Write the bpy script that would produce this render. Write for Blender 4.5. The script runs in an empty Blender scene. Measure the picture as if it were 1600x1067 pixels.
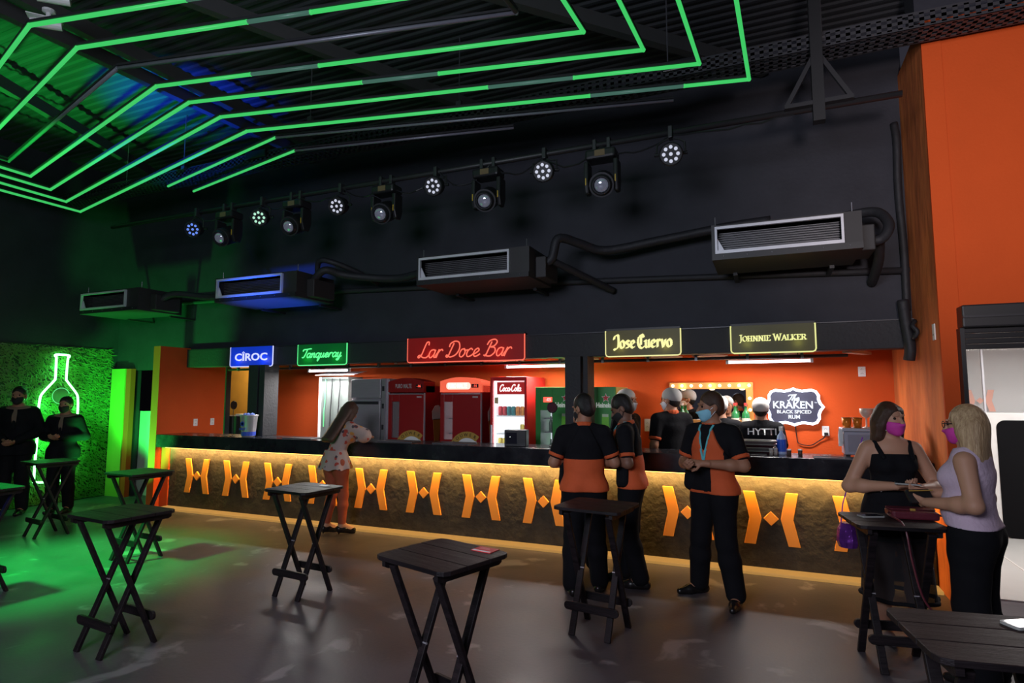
import bpy, math, random
import numpy as np
from mathutils import Vector, Matrix
from mathutils.bvhtree import BVHTree

random.seed(7)
rng = np.random.default_rng(7)
SC = bpy.context.scene
COL = SC.collection
PI = math.pi
R = math.radians

# ------------------------------------------------------------------ camera, world, lights, exposure
cam_d = bpy.data.cameras.new('camera'); cam = bpy.data.objects.new('camera', cam_d); COL.objects.link(cam)
cam.location = (0, 0, 1.68); cam.rotation_euler = (R(95.24), 0, R(23.155))
cam_d.sensor_width = 36; cam_d.lens = 20.859; cam_d.clip_start = .05; cam_d.clip_end = 100
SC.camera = cam

w = bpy.data.worlds.new('world'); SC.world = w; w.use_nodes = True
w.node_tree.nodes['Background'].inputs[0].default_value = (.03, .029, .04, 1)
w.node_tree.nodes['Background'].inputs[1].default_value = .8

def aim(o, tgt): o.rotation_euler = (Vector(tgt) - o.location).to_track_quat('-Z', 'Y').to_euler()
def area(name, loc, tgt, sx, sy, e, col):
    d = bpy.data.lights.new(name, 'AREA'); d.shape = 'RECTANGLE'; d.size = sx; d.size_y = sy; d.energy = e; d.color = col
    o = bpy.data.objects.new(name, d); COL.objects.link(o); o.location = loc; aim(o, tgt); return o
def spot(name, loc, tgt, e, col, ang=60, blend=.6, r=.08):
    d = bpy.data.lights.new(name, 'SPOT'); d.energy = e; d.color = col; d.spot_size = R(ang); d.spot_blend = blend; d.shadow_soft_size = r
    o = bpy.data.objects.new(name, d); COL.objects.link(o); o.location = loc; aim(o, tgt); return o
def point(name, loc, e, col, r=.05):
    d = bpy.data.lights.new(name, 'POINT'); d.energy = e; d.color = col; d.shadow_soft_size = r
    o = bpy.data.objects.new(name, d); COL.objects.link(o); o.location = loc; return o

area('camera_side_fill', (-1.7, -1.8, 3.1), (-2.0, 5.5, 2.0), 2.4, 1.4, 195, (.80, .84, 1.0))  # unseen soft fill, added behind the camera to lift the whole hall
spot('orange_wall_fill', (.8, .4, 2.6), (1.9, 5.8, 3.9), 640, (1.0, .86, .86), 52, 1.0, .25)  # unseen spot, added to brighten the tall orange wall
spot('red_wash', (-3.4, 1.0, 4.3), (-1.6, 3.1, 0), 45, (1.0, .14, .25), 60, .9, .2)
spot('green_uplight', (-8.72, 5.3, .15), (-9.2, 6.8, 1.85), 680, (.03, 1.0, .12), 72, .35, .1)
spot('green_floor_wash', (-7.4, 2.6, 4.2), (-6.6, 3.7, 0), 4200, (.01, 1.0, .12), 46, 1.0, .2)
spot('green_roof_wash', (-7.6, 1.4, .4), (-7.9, 4.2, 5.5), 4200, (.02, 1.0, .10), 34, .9, .1)
spot('blue_roof_wash', (-6.2, 2.4, .3), (-6.9, 5.5, 5.5), 9000, (.005, .05, 1.0), 26, .9, .1)
spot('blue_uplight', (-5.2, 4.9, .2), (-6.1, 6.05, 3.0), 3200, (.02, .1, 1.0), 24, .8, .1)
# bar interior daylight tubes and LED strip under the counter
for i, (x0, x1) in enumerate(((-6.55, -5.75), (-3.2, -2.2), (-.42, .48))):
    area('tube_light', ((x0 + x1) / 2, 7.25, 2.04), ((x0 + x1) / 2, 7.25, 0), x1 - x0, .06, (52, 44, 34)[i], (1.0, .95, .92))
area('counter_led_light', (-3.55, 6.32, .897), (-3.55, 6.40, .78), 9.7, .02, 190, (1.0, .60, .19))
point('back_room_light', (-9.2, 8.7, 2.35), 60, (1.0, .8, .5), .15)
area('next_room_light', (2.9, 7.4, 2.35), (2.9, 7.4, 0), 1.6, .5, 60, (1.0, .97, .95)).data.energy = 82
SC.view_settings.view_transform = 'Standard'; SC.view_settings.look = 'None'
SC.view_settings.exposure = 0.0; SC.view_settings.gamma = 1.0; SC.view_settings.use_curve_mapping = False

# ------------------------------------------------------------------ materials
MATS = {}
def pm(name, col, rough=.6, metal=0, var=.12, scale=6, bump=0, bscale=60, emit=None, es=0, alpha=1, trans=0, ior=1.45, coat=0, spec=.5, stretch=None):
    if name in MATS: return MATS[name]
    m = bpy.data.materials.new(name); m.use_nodes = True; MATS[name] = m
    nt = m.node_tree; N = nt.nodes; L = nt.links; b = N['Principled BSDF']
    tc = N.new('ShaderNodeTexCoord'); src = tc.outputs['Object']
    if stretch:
        mp = N.new('ShaderNodeMapping'); mp.inputs['Scale'].default_value = stretch; L.new(src, mp.inputs[0]); src = mp.outputs[0]
    nz = N.new('ShaderNodeTexNoise'); nz.inputs['Scale'].default_value = scale; nz.inputs['Detail'].default_value = 5; L.new(src, nz.inputs['Vector'])
    mx = N.new('ShaderNodeMix'); mx.data_type = 'RGBA'
    mx.inputs[6].default_value = (*[c * (1 - var) for c in col], 1); mx.inputs[7].default_value = (*[min(1, c * (1 + var)) for c in col], 1)
    L.new(nz.outputs[0], mx.inputs[0]); L.new(mx.outputs[2], b.inputs['Base Color'])
    b.inputs['Roughness'].default_value = rough; b.inputs['Metallic'].default_value = metal; b.inputs['Alpha'].default_value = alpha
    b.inputs['Transmission Weight'].default_value = trans; b.inputs['IOR'].default_value = ior; b.inputs['Coat Weight'].default_value = coat
    b.inputs['Specular IOR Level'].default_value = spec
    if emit: b.inputs['Emission Color'].default_value = (*emit, 1); b.inputs['Emission Strength'].default_value = es
    if bump:
        n2 = N.new('ShaderNodeTexNoise'); n2.inputs['Scale'].default_value = bscale; n2.inputs['Detail'].default_value = 6; L.new(src, n2.inputs['Vector'])
        bp = N.new('ShaderNodeBump'); bp.inputs['Strength'].default_value = bump; bp.inputs['Distance'].default_value = .02
        L.new(n2.outputs[0], bp.inputs['Height']); L.new(bp.outputs[0], b.inputs['Normal'])
    return m
def ramp_between(m, a, b, scale, lo, hi, stretch=None, detail=8, rough=None):
    """second, contrasty noise layer: patches of colour b over a, optionally driving roughness"""
    nt = m.node_tree; N = nt.nodes; L = nt.links; p = N['Principled BSDF']
    tc = N.new('ShaderNodeTexCoord'); src = tc.outputs['Object']
    if stretch:
        mp = N.new('ShaderNodeMapping'); mp.inputs['Scale'].default_value = stretch; L.new(src, mp.inputs[0]); src = mp.outputs[0]
    nz = N.new('ShaderNodeTexNoise'); nz.inputs['Scale'].default_value = scale; nz.inputs['Detail'].default_value = detail; nz.inputs['Roughness'].default_value = .62; L.new(src, nz.inputs['Vector'])
    r = N.new('ShaderNodeValToRGB'); r.color_ramp.elements[0].position = lo; r.color_ramp.elements[1].position = hi
    r.color_ramp.elements[0].color = (*a, 1); r.color_ramp.elements[1].color = (*b, 1)
    L.new(nz.outputs[0], r.inputs[0]); L.new(r.outputs[0], p.inputs['Base Color'])
    if rough:
        mr = N.new('ShaderNodeMapRange'); mr.inputs[1].default_value = lo; mr.inputs[2].default_value = hi; mr.inputs[3].default_value = rough[0]; mr.inputs[4].default_value = rough[1]
        L.new(nz.outputs[0], mr.inputs[0]); L.new(mr.outputs[0], p.inputs['Roughness'])
    return m
def glow(name, col, s):
    if name in MATS: return MATS[name]
    m = bpy.data.materials.new(name); m.use_nodes = True; MATS[name] = m
    b = m.node_tree.nodes['Principled BSDF']; b.inputs['Base Color'].default_value = (*[c * .08 + .01 for c in col], 1); b.inputs['Roughness'].default_value = .4
    b.inputs['Emission Color'].default_value = (*col, 1); b.inputs['Emission Strength'].default_value = s
    return m
def sheer(name, col, opac, rough=.5, emit=None, es=0):
    """a see-through sheet: part coloured surface, part clear"""
    if name in MATS: return MATS[name]
    m = pm(name, col, rough, emit=emit, es=es); nt = m.node_tree; N = nt.nodes; L = nt.links
    t = N.new('ShaderNodeBsdfTransparent'); mix = N.new('ShaderNodeMixShader'); mix.inputs[0].default_value = opac
    L.new(t.outputs[0], mix.inputs[1]); L.new(N['Principled BSDF'].outputs[0], mix.inputs[2]); L.new(mix.outputs[0], N['Material Output'].inputs[0])
    return m

floor_m = ramp_between(pm('concrete_floor', (.12, .11, .115), .42, bump=.06, bscale=35), (.066, .058, .066), (.108, .094, .105), 1.6, .3, .75, rough=(.34, .54)); floor_m.node_tree.nodes['Principled BSDF'].inputs['Specular IOR Level'].default_value = .3
def smudges(m, col, scale, lo, hi, amt):
    nt = m.node_tree; N = nt.nodes; L = nt.links; p = N['Principled BSDF']; old = p.inputs['Base Color'].links[0].from_socket
    tc = N.new('ShaderNodeTexCoord'); nz = N.new('ShaderNodeTexNoise'); nz.inputs['Scale'].default_value = scale; nz.inputs['Detail'].default_value = 9; nz.inputs['Distortion'].default_value = .6; L.new(tc.outputs['Object'], nz.inputs['Vector'])
    mr = N.new('ShaderNodeMapRange'); mr.inputs[1].default_value = lo; mr.inputs[2].default_value = hi; mr.inputs[4].default_value = amt; L.new(nz.outputs[0], mr.inputs[0])
    mx = N.new('ShaderNodeMix'); mx.data_type = 'RGBA'; mx.inputs[7].default_value = (*col, 1); L.new(mr.outputs[0], mx.inputs[0]); L.new(old, mx.inputs[6]); L.new(mx.outputs[2], p.inputs['Base Color'])
smudges(floor_m, (.34, .32, .33), 2.3, .60, .66, .45); smudges(floor_m, (.04, .037, .04), 1.1, .54, .7, .6)
black_wall = ramp_between(pm('black_wall_paint', (.03, .03, .036), .7, bump=.12, bscale=25), (.019, .0195, .028), (.032, .033, .045), 2.5, .3, .8)
black_rough = pm('black_rough_paint', (.022, .022, .026), .65, bump=.3, bscale=30)
black_metal = pm('black_painted_metal', (.02, .02, .022), .45)
dark_metal = pm('dark_steel', (.05, .05, .055), .4, .5)
grey_metal = pm('grey_tube_metal', (.16, .16, .18), .4, .6)
orange_wall = pm('orange_wall_paint', (.60, .085, .016), .8, var=.08, spec=.2, scale=3, bump=.12, bscale=45)
orange_rough = ramp_between(pm('orange_rough_concrete', (.6, .14, .03), .85, bump=.5, bscale=9, stretch=(1, 1, .35)), (.36, .08, .018), (.74, .2, .045), 3.2, .32, .7, stretch=(1, 1, .3))
orange_dark = pm('orange_shutter_side', (.5, .09, .02), .8)
yellow_wall = pm('ochre_wall_paint', (.62, .34, .05), .8)
white_wall = pm('white_wall_paint', (.72, .72, .70), .7)
panel_m = ramp_between(pm('bar_stucco', (.13, .1, .06), .8, bump=.9, bscale=14), (.03, .025, .018), (.062, .05, .033), 7, .3, .7)
counter_m = ramp_between(pm('counter_black_stone', (.016, .016, .02), .22), (.012, .012, .016), (.03, .03, .036), 5, .35, .8, rough=(.16, .35))
wood_black = ramp_between(pm('black_stained_wood', (.02, .014, .016), .35, bump=.25, bscale=18, stretch=(1.2, 14, 14)), (.006, .005, .006), (.022, .014, .016), 3, .3, .75, stretch=(1, 12, 12), rough=(.4, .62)); wood_black.node_tree.nodes['Principled BSDF'].inputs['Specular IOR Level'].default_value = .3
logo_orange = pm('orange_logo_board', (.92, .33, .04), .55, var=.05)
white_trim = pm('white_aluminium', (.62, .62, .66), .4, .2)
steel = pm('brushed_stainless', (.40, .37, .40), .42, .4, stretch=(1, 1, 12))
black_cloth = pm('black_cloth', (.009, .009, .011), .9, spec=.15, var=.3, scale=14, bump=.25, bscale=22)
suit_cloth = pm('black_suit_cloth', (.008, .008, .010), .85, spec=.15, var=.3, scale=10, bump=.2, bscale=18)
dark_pants = pm('black_trouser_cloth', (.008, .008, .010), .9, spec=.15, var=.3, scale=9, bump=.3, bscale=14)
orange_cloth = pm('orange_cloth', (.62, .10, .025), .8, var=.12, scale=12, bump=.15, bscale=30)
rust_cloth = pm('rust_trouser_cloth', (.34, .07, .03), .8, var=.15, scale=10, bump=.2, bscale=20)
skin_a = pm('skin_light', (.52, .27, .17), .55, var=.06); skin_b = pm('skin_tan', (.36, .17, .1), .55, var=.06); skin_c = pm('skin_brown', (.2, .095, .06), .55, var=.06)
hair_black = pm('hair_black', (.012, .009, .008), .45, var=.4, scale=30, bump=.4, bscale=60, stretch=(6, 6, 1))
hair_brown = pm('hair_brown', (.06, .03, .018), .45, var=.5, scale=30, bump=.4, bscale=60, stretch=(6, 6, 1))
hair_blond = ramp_between(pm('hair_blond', (.5, .32, .16), .45, bump=.5, bscale=30, stretch=(6, 6, .6)), (.30, .17, .08), (.66, .46, .26), 14, .3, .7, stretch=(5, 5, .5))
mask_black = pm('mask_black', (.015, .015, .017), .8); mask_blue = pm('mask_blue', (.28, .62, .78), .7, var=.05); mask_pink = pm('mask_pink', (.66, .05, .38), .7, var=.05); mask_white = pm('mask_white', (.75, .77, .8), .7)
mask_trim = pm('mask_white_edge', (.85, .85, .88), .7)
shoe_m = pm('black_shoe_leather', (.012, .01, .01), .25)
eye_m = pm('eye_dark', (.02, .012, .01), .2)
cap_m = sheer('white_hair_net', (.60, .58, .56), .66, .9)
cyan_cloth = pm('teal_lanyard', (.12, .5, .55), .6)
pink_top = pm('pale_pink_knit', (.62, .47, .58), .8, var=.06, bump=.3, bscale=50)
white_pl = pm('white_plastic', (.75, .75, .74), .4)
black_pl = pm('black_plastic', (.016, .016, .018), .35)
black_foam = pm('black_pipe_foam', (.018, .018, .022), .6, bump=.5, bscale=12)
red_fr = pm('red_fridge_paint', (.30, .012, .014), .35, var=.05); red_coke = pm('bright_red_paint', (.62, .02, .02), .35, var=.05)
green_fr = pm('green_fridge_paint', (.035, .26, .05), .35, var=.06)
white_m = pm('white_print', (.85, .85, .85), .5); cream_m = pm('cream_print', (.75, .6, .3), .6)
glass_m = sheer('clear_glass', (.9, .95, 1.0), .10, .05)
mirror_m = pm('mirror_glass', (.75, .75, .75), .02, 1.0, var=0)
gold_m = pm('gold_label', (.5, .3, .06), .5)

# ------------------------------------------------------------------ mesh helpers
class MB:
    def __init__(s): s.v = []; s.f = []
    def add(s, V, F):
        o = len(s.v); s.v += [tuple(p) for p in V]; s.f += [tuple(i + o for i in q) for q in F]; return s
    def box(s, x0, x1, y0, y1, z0, z1):
        return s.add([(x, y, z) for x in (x0, x1) for y in (y0, y1) for z in (z0, z1)],
                     [(0, 1, 3, 2), (4, 6, 7, 5), (0, 4, 5, 1), (2, 3, 7, 6), (0, 2, 6, 4), (1, 5, 7, 3)])
    def bar(s, a, b, wu, wv, up=(0, 0, 1)):
        a = Vector(a); b = Vector(b); d = (b - a).normalized(); u = d.cross(Vector(up))
        if u.length < 1e-4: u = d.cross(Vector((1, 0, 0)))
        u.normalize(); v = u.cross(d).normalized()
        P = []
        for p in (a, b):
            for i, j in ((-1, -1), (1, -1), (1, 1), (-1, 1)): P.append(p + u * (wu / 2 * i) + v * (wv / 2 * j))
        return s.add(P, [(3, 2, 1, 0), (4, 5, 6, 7), (0, 1, 5, 4), (1, 2, 6, 5), (2, 3, 7, 6), (3, 0, 4, 7)])
    def cyl(s, a, b, r0, r1=None, n=14, caps=True):
        r1 = r0 if r1 is None else r1
        a = Vector(a); b = Vector(b); d = (b - a).normalized(); u = d.orthogonal().normalized(); v = d.cross(u)
        P = []
        for p, r in ((a, r0), (b, r1)):
            for i in range(n): t = 2 * PI * i / n; P.append(p + u * (r * math.cos(t)) + v * (r * math.sin(t)))
        F = [(i, (i + 1) % n, n + (i + 1) % n, n + i) for i in range(n)]
        if caps: F += [tuple(range(n - 1, -1, -1)), tuple(range(n, 2 * n))]
        return s.add(P, F)
    def tube(s, pts, r, n=6, closed=False):
        pts = [Vector(p) for p in pts]; m = len(pts); P = []; u = None
        for i, p in enumerate(pts):
            if closed: d = pts[(i + 1) % m] - pts[i - 1]
            else: d = pts[min(i + 1, m - 1)] - pts[max(i - 1, 0)]
            d.normalize()
            if u is None: u = d.orthogonal().normalized()
            u = (u - d * u.dot(d)); u = u.normalized() if u.length > 1e-6 else d.orthogonal().normalized()
            v = d.cross(u); rr = r[i] if isinstance(r, (list, tuple)) else r
            for k in range(n): t = 2 * PI * k / n; P.append(p + u * (rr * math.cos(t)) + v * (rr * math.sin(t)))
        F = []
        for i in range(m if closed else m - 1):
            j = (i + 1) % m
            for k in range(n): F.append((i * n + k, i * n + (k + 1) % n, j * n + (k + 1) % n, j * n + k))
        if not closed: F += [tuple(range(n - 1, -1, -1)), tuple((m - 1) * n + k for k in range(n))]
        return s.add(P, F)
    def prism(s, poly, o, u, v, t):
        o = Vector(o); u = Vector(u); v = Vector(v); t = Vector(t); n = len(poly)
        A = [o + u * x + v * y for x, y in poly]; P = A + [p + t for p in A]
        F = [tuple(range(n)), tuple(range(2 * n - 1, n - 1, -1))] + [(i, n + i, n + (i + 1) % n, (i + 1) % n) for i in range(n)]
        return s.add(P, F)
    def lathe(s, prof, c=(0, 0, 0), n=16, axis=(0, 0, 1)):
        c = Vector(c); q = Vector(axis).to_track_quat('Z', 'Y'); P = []; m = len(prof)
        for r, z in prof:
            for i in range(n): t = 2 * PI * i / n; P.append(c + q @ Vector((r * math.cos(t), r * math.sin(t), z)))
        F = [(j * n + i, j * n + (i + 1) % n, (j + 1) * n + (i + 1) % n, (j + 1) * n + i) for j in range(m - 1) for i in range(n)]
        F += [tuple(range(n - 1, -1, -1)), tuple((m - 1) * n + i for i in range(n))]
        return s.add(P, F)
    def ball(s, c, r, n=10):
        c = Vector(c); rx, ry, rz = r if isinstance(r, (list, tuple)) else (r, r, r)
        P = [c + Vector((0, 0, rz))]; m = n // 2
        for j in range(1, m):
            a = PI * j / m
            for i in range(n): t = 2 * PI * i / n; P.append(c + Vector((rx * math.sin(a) * math.cos(t), ry * math.sin(a) * math.sin(t), rz * math.cos(a))))
        P.append(c - Vector((0, 0, rz))); last = len(P) - 1
        F = [(0, 1 + i, 1 + (i + 1) % n) for i in range(n)]
        for j in range(m - 2):
            for i in range(n): a = 1 + j * n; F.append((a + i, a + n + i, a + n + (i + 1) % n, a + (i + 1) % n))
        a = 1 + (m - 2) * n
        F += [(a + i, last, a + (i + 1) % n) for i in range(n)]
        return s.add(P, F)
    def build(s, name, mat, parent=None, smooth=False, bevel=0, mats=None, mi=None):
        me = bpy.data.meshes.new(name); me.from_pydata(s.v, [], s.f); me.update()
        import bmesh as _b
        b = _b.new(); b.from_mesh(me); _b.ops.recalc_face_normals(b, faces=b.faces); b.to_mesh(me); b.free()
        for m in (mats or [mat]): me.materials.append(m)
        if mi is not None: me.polygons.foreach_set('material_index', mi)
        if smooth: me.polygons.foreach_set('use_smooth', [True] * len(me.polygons))
        return mk(name, me, parent, bevel)
def mk(name, me, parent=None, bevel=0):
    o = bpy.data.objects.new(name, me); COL.objects.link(o)
    if parent is not None: o.parent = parent
    if bevel:
        md = o.modifiers.new('bevel', 'BEVEL'); md.width = bevel; md.segments = 2; md.limit_method = 'ANGLE'; md.angle_limit = R(40)
    return o
def tag(o, label, cat, group=None):
    o['label'] = label; o['category'] = cat
    if group: o['group'] = group
    return o
def thing(name, label, cat, loc=(0, 0, 0), rz=0, group=None):
    o = bpy.data.objects.new(name, None); COL.objects.link(o); o.location = loc; o.rotation_euler = (0, 0, rz); o.empty_display_size = .1
    return tag(o, label, cat, group)
def struct(o, label=None):
    o['kind'] = 'structure'
    if label: o['label'] = label
    return o
def dup(o, loc=None, rz=None, parent=None, label=None):
    c = o.copy(); COL.objects.link(c)
    if parent is not None: c.parent = parent
    for ch in o.children: dup(ch, parent=c)
    if loc is not None: c.location = loc
    if rz is not None: c.rotation_euler = (0, 0, rz)
    if label: c['label'] = label
    return c
def rrect(w, h, r, n=4):
    P = []
    for cx, cy, a in ((w / 2 - r, h / 2 - r, 0), (-w / 2 + r, h / 2 - r, 90), (-w / 2 + r, -h / 2 + r, 180), (w / 2 - r, -h / 2 + r, 270)):
        for k in range(n + 1): t = R(a + 90 * k / n); P.append((cx + r * math.cos(t), cy + r * math.sin(t)))
    return P
def smooth_pts(pts, n=5, closed=False):
    P = [np.array(p, float) for p in pts]; m = len(P); out = []
    for i in range(m if closed else m - 1):
        p1 = P[i]; p2 = P[(i + 1) % m]
        p0 = P[i - 1] if (i > 0 or closed) else 2 * p1 - p2
        p3 = P[(i + 2) % m] if (i + 2 < m or closed) else 2 * p2 - p1
        for k in range(n):
            t = k / n; out.append(.5 * (2 * p1 + (p2 - p0) * t + (2 * p0 - 5 * p1 + 4 * p2 - p3) * t * t + (3 * p1 - p0 - 3 * p2 + p3) * t ** 3))
    if not closed: out.append(P[-1])
    return out

# ------------------------------------------------------------------ lettering
def text(s, size, mat, parent, loc, rot=(PI / 2, 0, 0), bold=0, ext=.002, name='lettering', sx=1.0, spacing=1.0, fit=None):
    c = bpy.data.curves.new('t', 'FONT'); c.body = s; c.size = size; c.align_x = 'CENTER'; c.align_y = 'CENTER'; c.extrude = ext; c.offset = bold; c.space_character = spacing
    c.resolution_u = 3
    o = bpy.data.objects.new('t', c); COL.objects.link(o)
    dg = bpy.context.evaluated_depsgraph_get(); me = bpy.data.meshes.new_from_object(o.evaluated_get(dg))
    bpy.data.objects.remove(o); bpy.data.curves.remove(c)
    me.name = name; me.materials.clear(); me.materials.append(mat)
    if fit:
        n = len(me.vertices); co = np.empty(n * 3); me.vertices.foreach_get('co', co); co = co.reshape(-1, 3)
        w0 = np.ptp(co[:, 0]) or 1; co[:, 0] *= fit / w0; me.vertices.foreach_set('co', co.ravel()); me.update()
    ob = mk(name, me, parent); ob.location = loc; ob.rotation_euler = rot; ob.scale = (sx, 1, 1)
    return ob
SCRIPT = dict(
 a=([[(.42,.42),(.3,.5),(.12,.45),(.05,.25),(.12,.05),(.25,.02),(.4,.2),(.43,.48),(.42,.15),(.48,.02),(.6,.1)]], .56),
 r=([[(-.02,.12),(.07,.3),(.12,.5),(.1,.25),(.06,.0)],[(.1,.28),(.2,.45),(.32,.5),(.4,.42)]], .44),
 o=([[(.3,.5),(.12,.45),(.05,.25),(.12,.05),(.28,.02),(.4,.2),(.36,.42),(.26,.5),(.36,.40),(.55,.42)]], .5),
 c=([[(.38,.42),(.25,.5),(.1,.4),(.05,.2),(.14,.03),(.3,.03),(.5,.15)]], .46),
 e=([[(0,.15),(.2,.22),(.36,.38),(.26,.5),(.1,.4),(.06,.2),(.16,.03),(.3,.03),(.5,.15)]], .46),
 n=([[(0,.3),(.08,.48),(.1,.02)],[(.1,.3),(.28,.5),(.36,.4),(.34,.1),(.42,.02),(.52,.1)]], .52),
 q=([[(.42,.42),(.3,.5),(.12,.45),(.05,.25),(.12,.05),(.25,.02),(.4,.2),(.43,.48),(.4,-.35),(.5,-.25),(.58,.05)]], .56),
 u=([[(0,.35),(.08,.48),(.07,.15),(.16,.02),(.3,.1),(.38,.48),(.36,.12),(.44,.02),(.55,.1)]], .54),
 y=([[(0,.35),(.08,.48),(.07,.15),(.16,.02),(.3,.1),(.38,.48),(.34,-.2),(.2,-.35),(.1,-.25),(.55,.1)]], .5),
 l=([[(0,.1),(.2,.5),(.28,.9),(.2,1.0),(.13,.85),(.12,.15),(.2,.02),(.35,.12)]], .32),
 h=([[(0,.1),(.2,.6),(.25,.95),(.15,1),(.1,.8),(.08,.02)],[(.08,.3),(.25,.5),(.34,.4),(.32,.1),(.4,.02),(.5,.1)]], .48),
 L=([[(.55,.8),(.5,.98),(.35,.95),(.28,.6),(.22,.2),(.08,.02),(0,.1),(.12,.18),(.35,.04),(.6,.02),(.75,.15)]], .72),
 D=([[(.3,.85),(.22,.4),(.15,.05),(.02,.05),(.05,.15),(.3,.02),(.65,.15),(.8,.5),(.65,.88),(.35,.98),(.08,.85),(.05,.65)]], .86),
 B=([[(.3,.85),(.22,.4),(.15,.05),(.02,.08)],[(.05,.7),(.15,.92),(.45,1),(.65,.85),(.55,.62),(.32,.55),(.6,.5),(.7,.25),(.5,.03),(.25,.02),(.12,.12)]], .78),
 T=([[(0,.75),(.08,.92),(.4,.95),(.8,1.0),(.95,1.0)],[(.5,.95),(.42,.4),(.3,.05),(.12,.02)]], .62),
 C=([[(.6,.8),(.62,.95),(.4,1),(.15,.8),(.04,.4),(.15,.05),(.4,0),(.65,.2)]], .66))
SCRIPT[' '] = ([], .3); SCRIPT['-'] = ([[(.02,.28),(.25,.3)]], .26)
BLACKL = dict(
 J=([[(.02,.72),(.08,.9),(.25,1),(.44,.95),(.44,.2),(.3,0),(.1,-.12),(.02,-.02)]], .56), o=([[(.25,.58),(.08,.44),(.08,.12),(.25,0),(.42,.12),(.42,.44),(.25,.58)]], .54),
 s=([[(.38,.5),(.2,.57),(.08,.42),(.36,.22),(.3,.05),(.06,.03)]], .48), e=([[(.1,.25),(.38,.38),(.25,.57),(.08,.44),(.08,.12),(.25,0),(.4,.1)]], .5),
 C=([[(.6,.8),(.45,1),(.15,.8),(.06,.42),(.2,.06),(.45,-.05),(.62,.12)],[(.36,.9),(.34,.18)]], .68), u=([[(.03,.5),(.12,.52),(.12,.1),(.24,0),(.4,.12)],[(.4,.57),(.4,.1),(.5,0)]], .58),
 r=([[(.03,.5),(.13,.54),(.13,0)],[(.13,.42),(.28,.57),(.38,.46)]], .44), v=([[(.02,.54),(.1,.5),(.2,.0)],[(.2,.0),(.36,.25),(.40,.57)]], .52))
BLACKL[' '] = ([], .18)
ROMAN = dict(
 J=([[(.3,1),(.3,.05),(.2,-.18),(.02,-.2)],[(.15,.98),(.48,.98)]], .5), O=([[(.4,1),(.12,.85),(.04,.5),(.12,.15),(.4,0),(.68,.15),(.76,.5),(.68,.85),(.4,1)]], .86),
 H=([[(.15,1),(.15,0)],[(.65,1),(.65,0)],[(.15,.5),(.65,.5)],[(.02,.98),(.32,.98)],[(.02,.02),(.32,.02)],[(.52,.98),(.82,.98)],[(.52,.02),(.82,.02)]], .9),
 N=([[(.15,0),(.15,1),(.7,0),(.7,1)],[(.02,.98),(.2,.98)],[(.02,.02),(.3,.02)],[(.56,.98),(.85,.98)]], .92), I=([[(.17,1),(.17,0)],[(.02,.98),(.34,.98)],[(.02,.02),(.34,.02)]], .42),
 E=([[(.15,1),(.15,0)],[(.02,.98),(.6,.98),(.6,.8)],[(.15,.52),(.45,.52)],[(.02,.02),(.62,.02),(.62,.2)]], .72), W=([[(.05,1),(.28,0),(.5,.9),(.72,0),(.98,1)],[(-.06,.98),(.2,.98)],[(.85,.98),(1.08,.98)]], 1.08),
 A=([[(.05,0),(.4,1),(.75,0)],[(.18,.35),(.62,.35)],[(-.05,.02),(.18,.02)],[(.6,.02),(.88,.02)]], .85), L=([[(.15,1),(.15,0)],[(.02,.98),(.3,.98)],[(.02,.02),(.6,.02),(.6,.25)]], .7),
 K=([[(.15,1),(.15,0)],[(.65,1),(.18,.45),(.72,0)],[(.02,.98),(.3,.98)],[(.02,.02),(.3,.02)],[(.52,.98),(.8,.98)],[(.58,.02),(.85,.02)]], .88),
 R=([[(.15,1),(.15,0)],[(.02,.98),(.5,.98),(.65,.75),(.5,.5),(.15,.5)],[(.38,.5),(.72,0)],[(.02,.02),(.3,.02)],[(.6,.02),(.85,.02)]], .86))
ROMAN[' '] = ([], .35)
def lay(s, font, shear=0, small=None):
    out = []; x = 0
    for ch in s:
        k = 1.0
        g = ch
        if small and ch.islower(): g = ch.upper(); k = small
        st, adv = font[g]
        for pl in st: out.append([(x + px * k + shear * py * k, py * k) for px, py in pl])
        x += adv * k
    return out
def fit_strokes(st, w, h=None):
    A = np.array([p for pl in st for p in pl]); lo = A.min(0); hi = A.max(0); k = w / (hi[0] - lo[0]); kh = k if h is None else h / (hi[1] - lo[1])
    c = (lo + hi) / 2
    return [[((x - c[0]) * k, (y - c[1]) * kh) for x, y in pl] for pl in st], k
def strokes_mesh(st, o, wid, thick=.004, nib=None, smooth=4, u=(1, 0, 0), v=(0, 0, 1)):
    """flat ribbons following pen strokes; o is the centre, ribbons face -(u x v)"""
    mb = MB(); u = Vector(u); v = Vector(v); n = u.cross(v); o = Vector(o)
    for pl in st:
        P = smooth_pts(pl, smooth) if smooth > 1 else [np.array(p) for p in pl]
        if nib is None:
            for i in range(len(P) - 1):     # round-pen: quads with discs at the joints
                a, b = P[i], P[i + 1]; d = b - a; l = np.hypot(*d) or 1; q = np.array([-d[1], d[0]]) / l * wid / 2; e = d / l * wid * .22
                poly = [a - e + q, b + e + q, b + e - q, a - e - q]
                mb.prism([tuple(p) for p in poly], o, u, v, n * thick)
        else:
            nb = np.array(nib) / 2
            for i in range(len(P) - 1):
                a, b = P[i], P[i + 1]; mb.prism([tuple(a - nb), tuple(b - nb), tuple(b + nb), tuple(a + nb)], o, u, v, n * thick)
                q = np.array([-nb[1], nb[0]]) * .35
                mb.prism([tuple(a - nb - q), tuple(a + nb - q), tuple(a + nb + q), tuple(a - nb + q)], o, u, v, n * thick)
    return mb

# ------------------------------------------------------------------ the room
struct(MB().box(-11, 5.2, -3.5, 12, -.1, 0).build('floor', floor_m), 'worn grey polished concrete floor')
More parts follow.
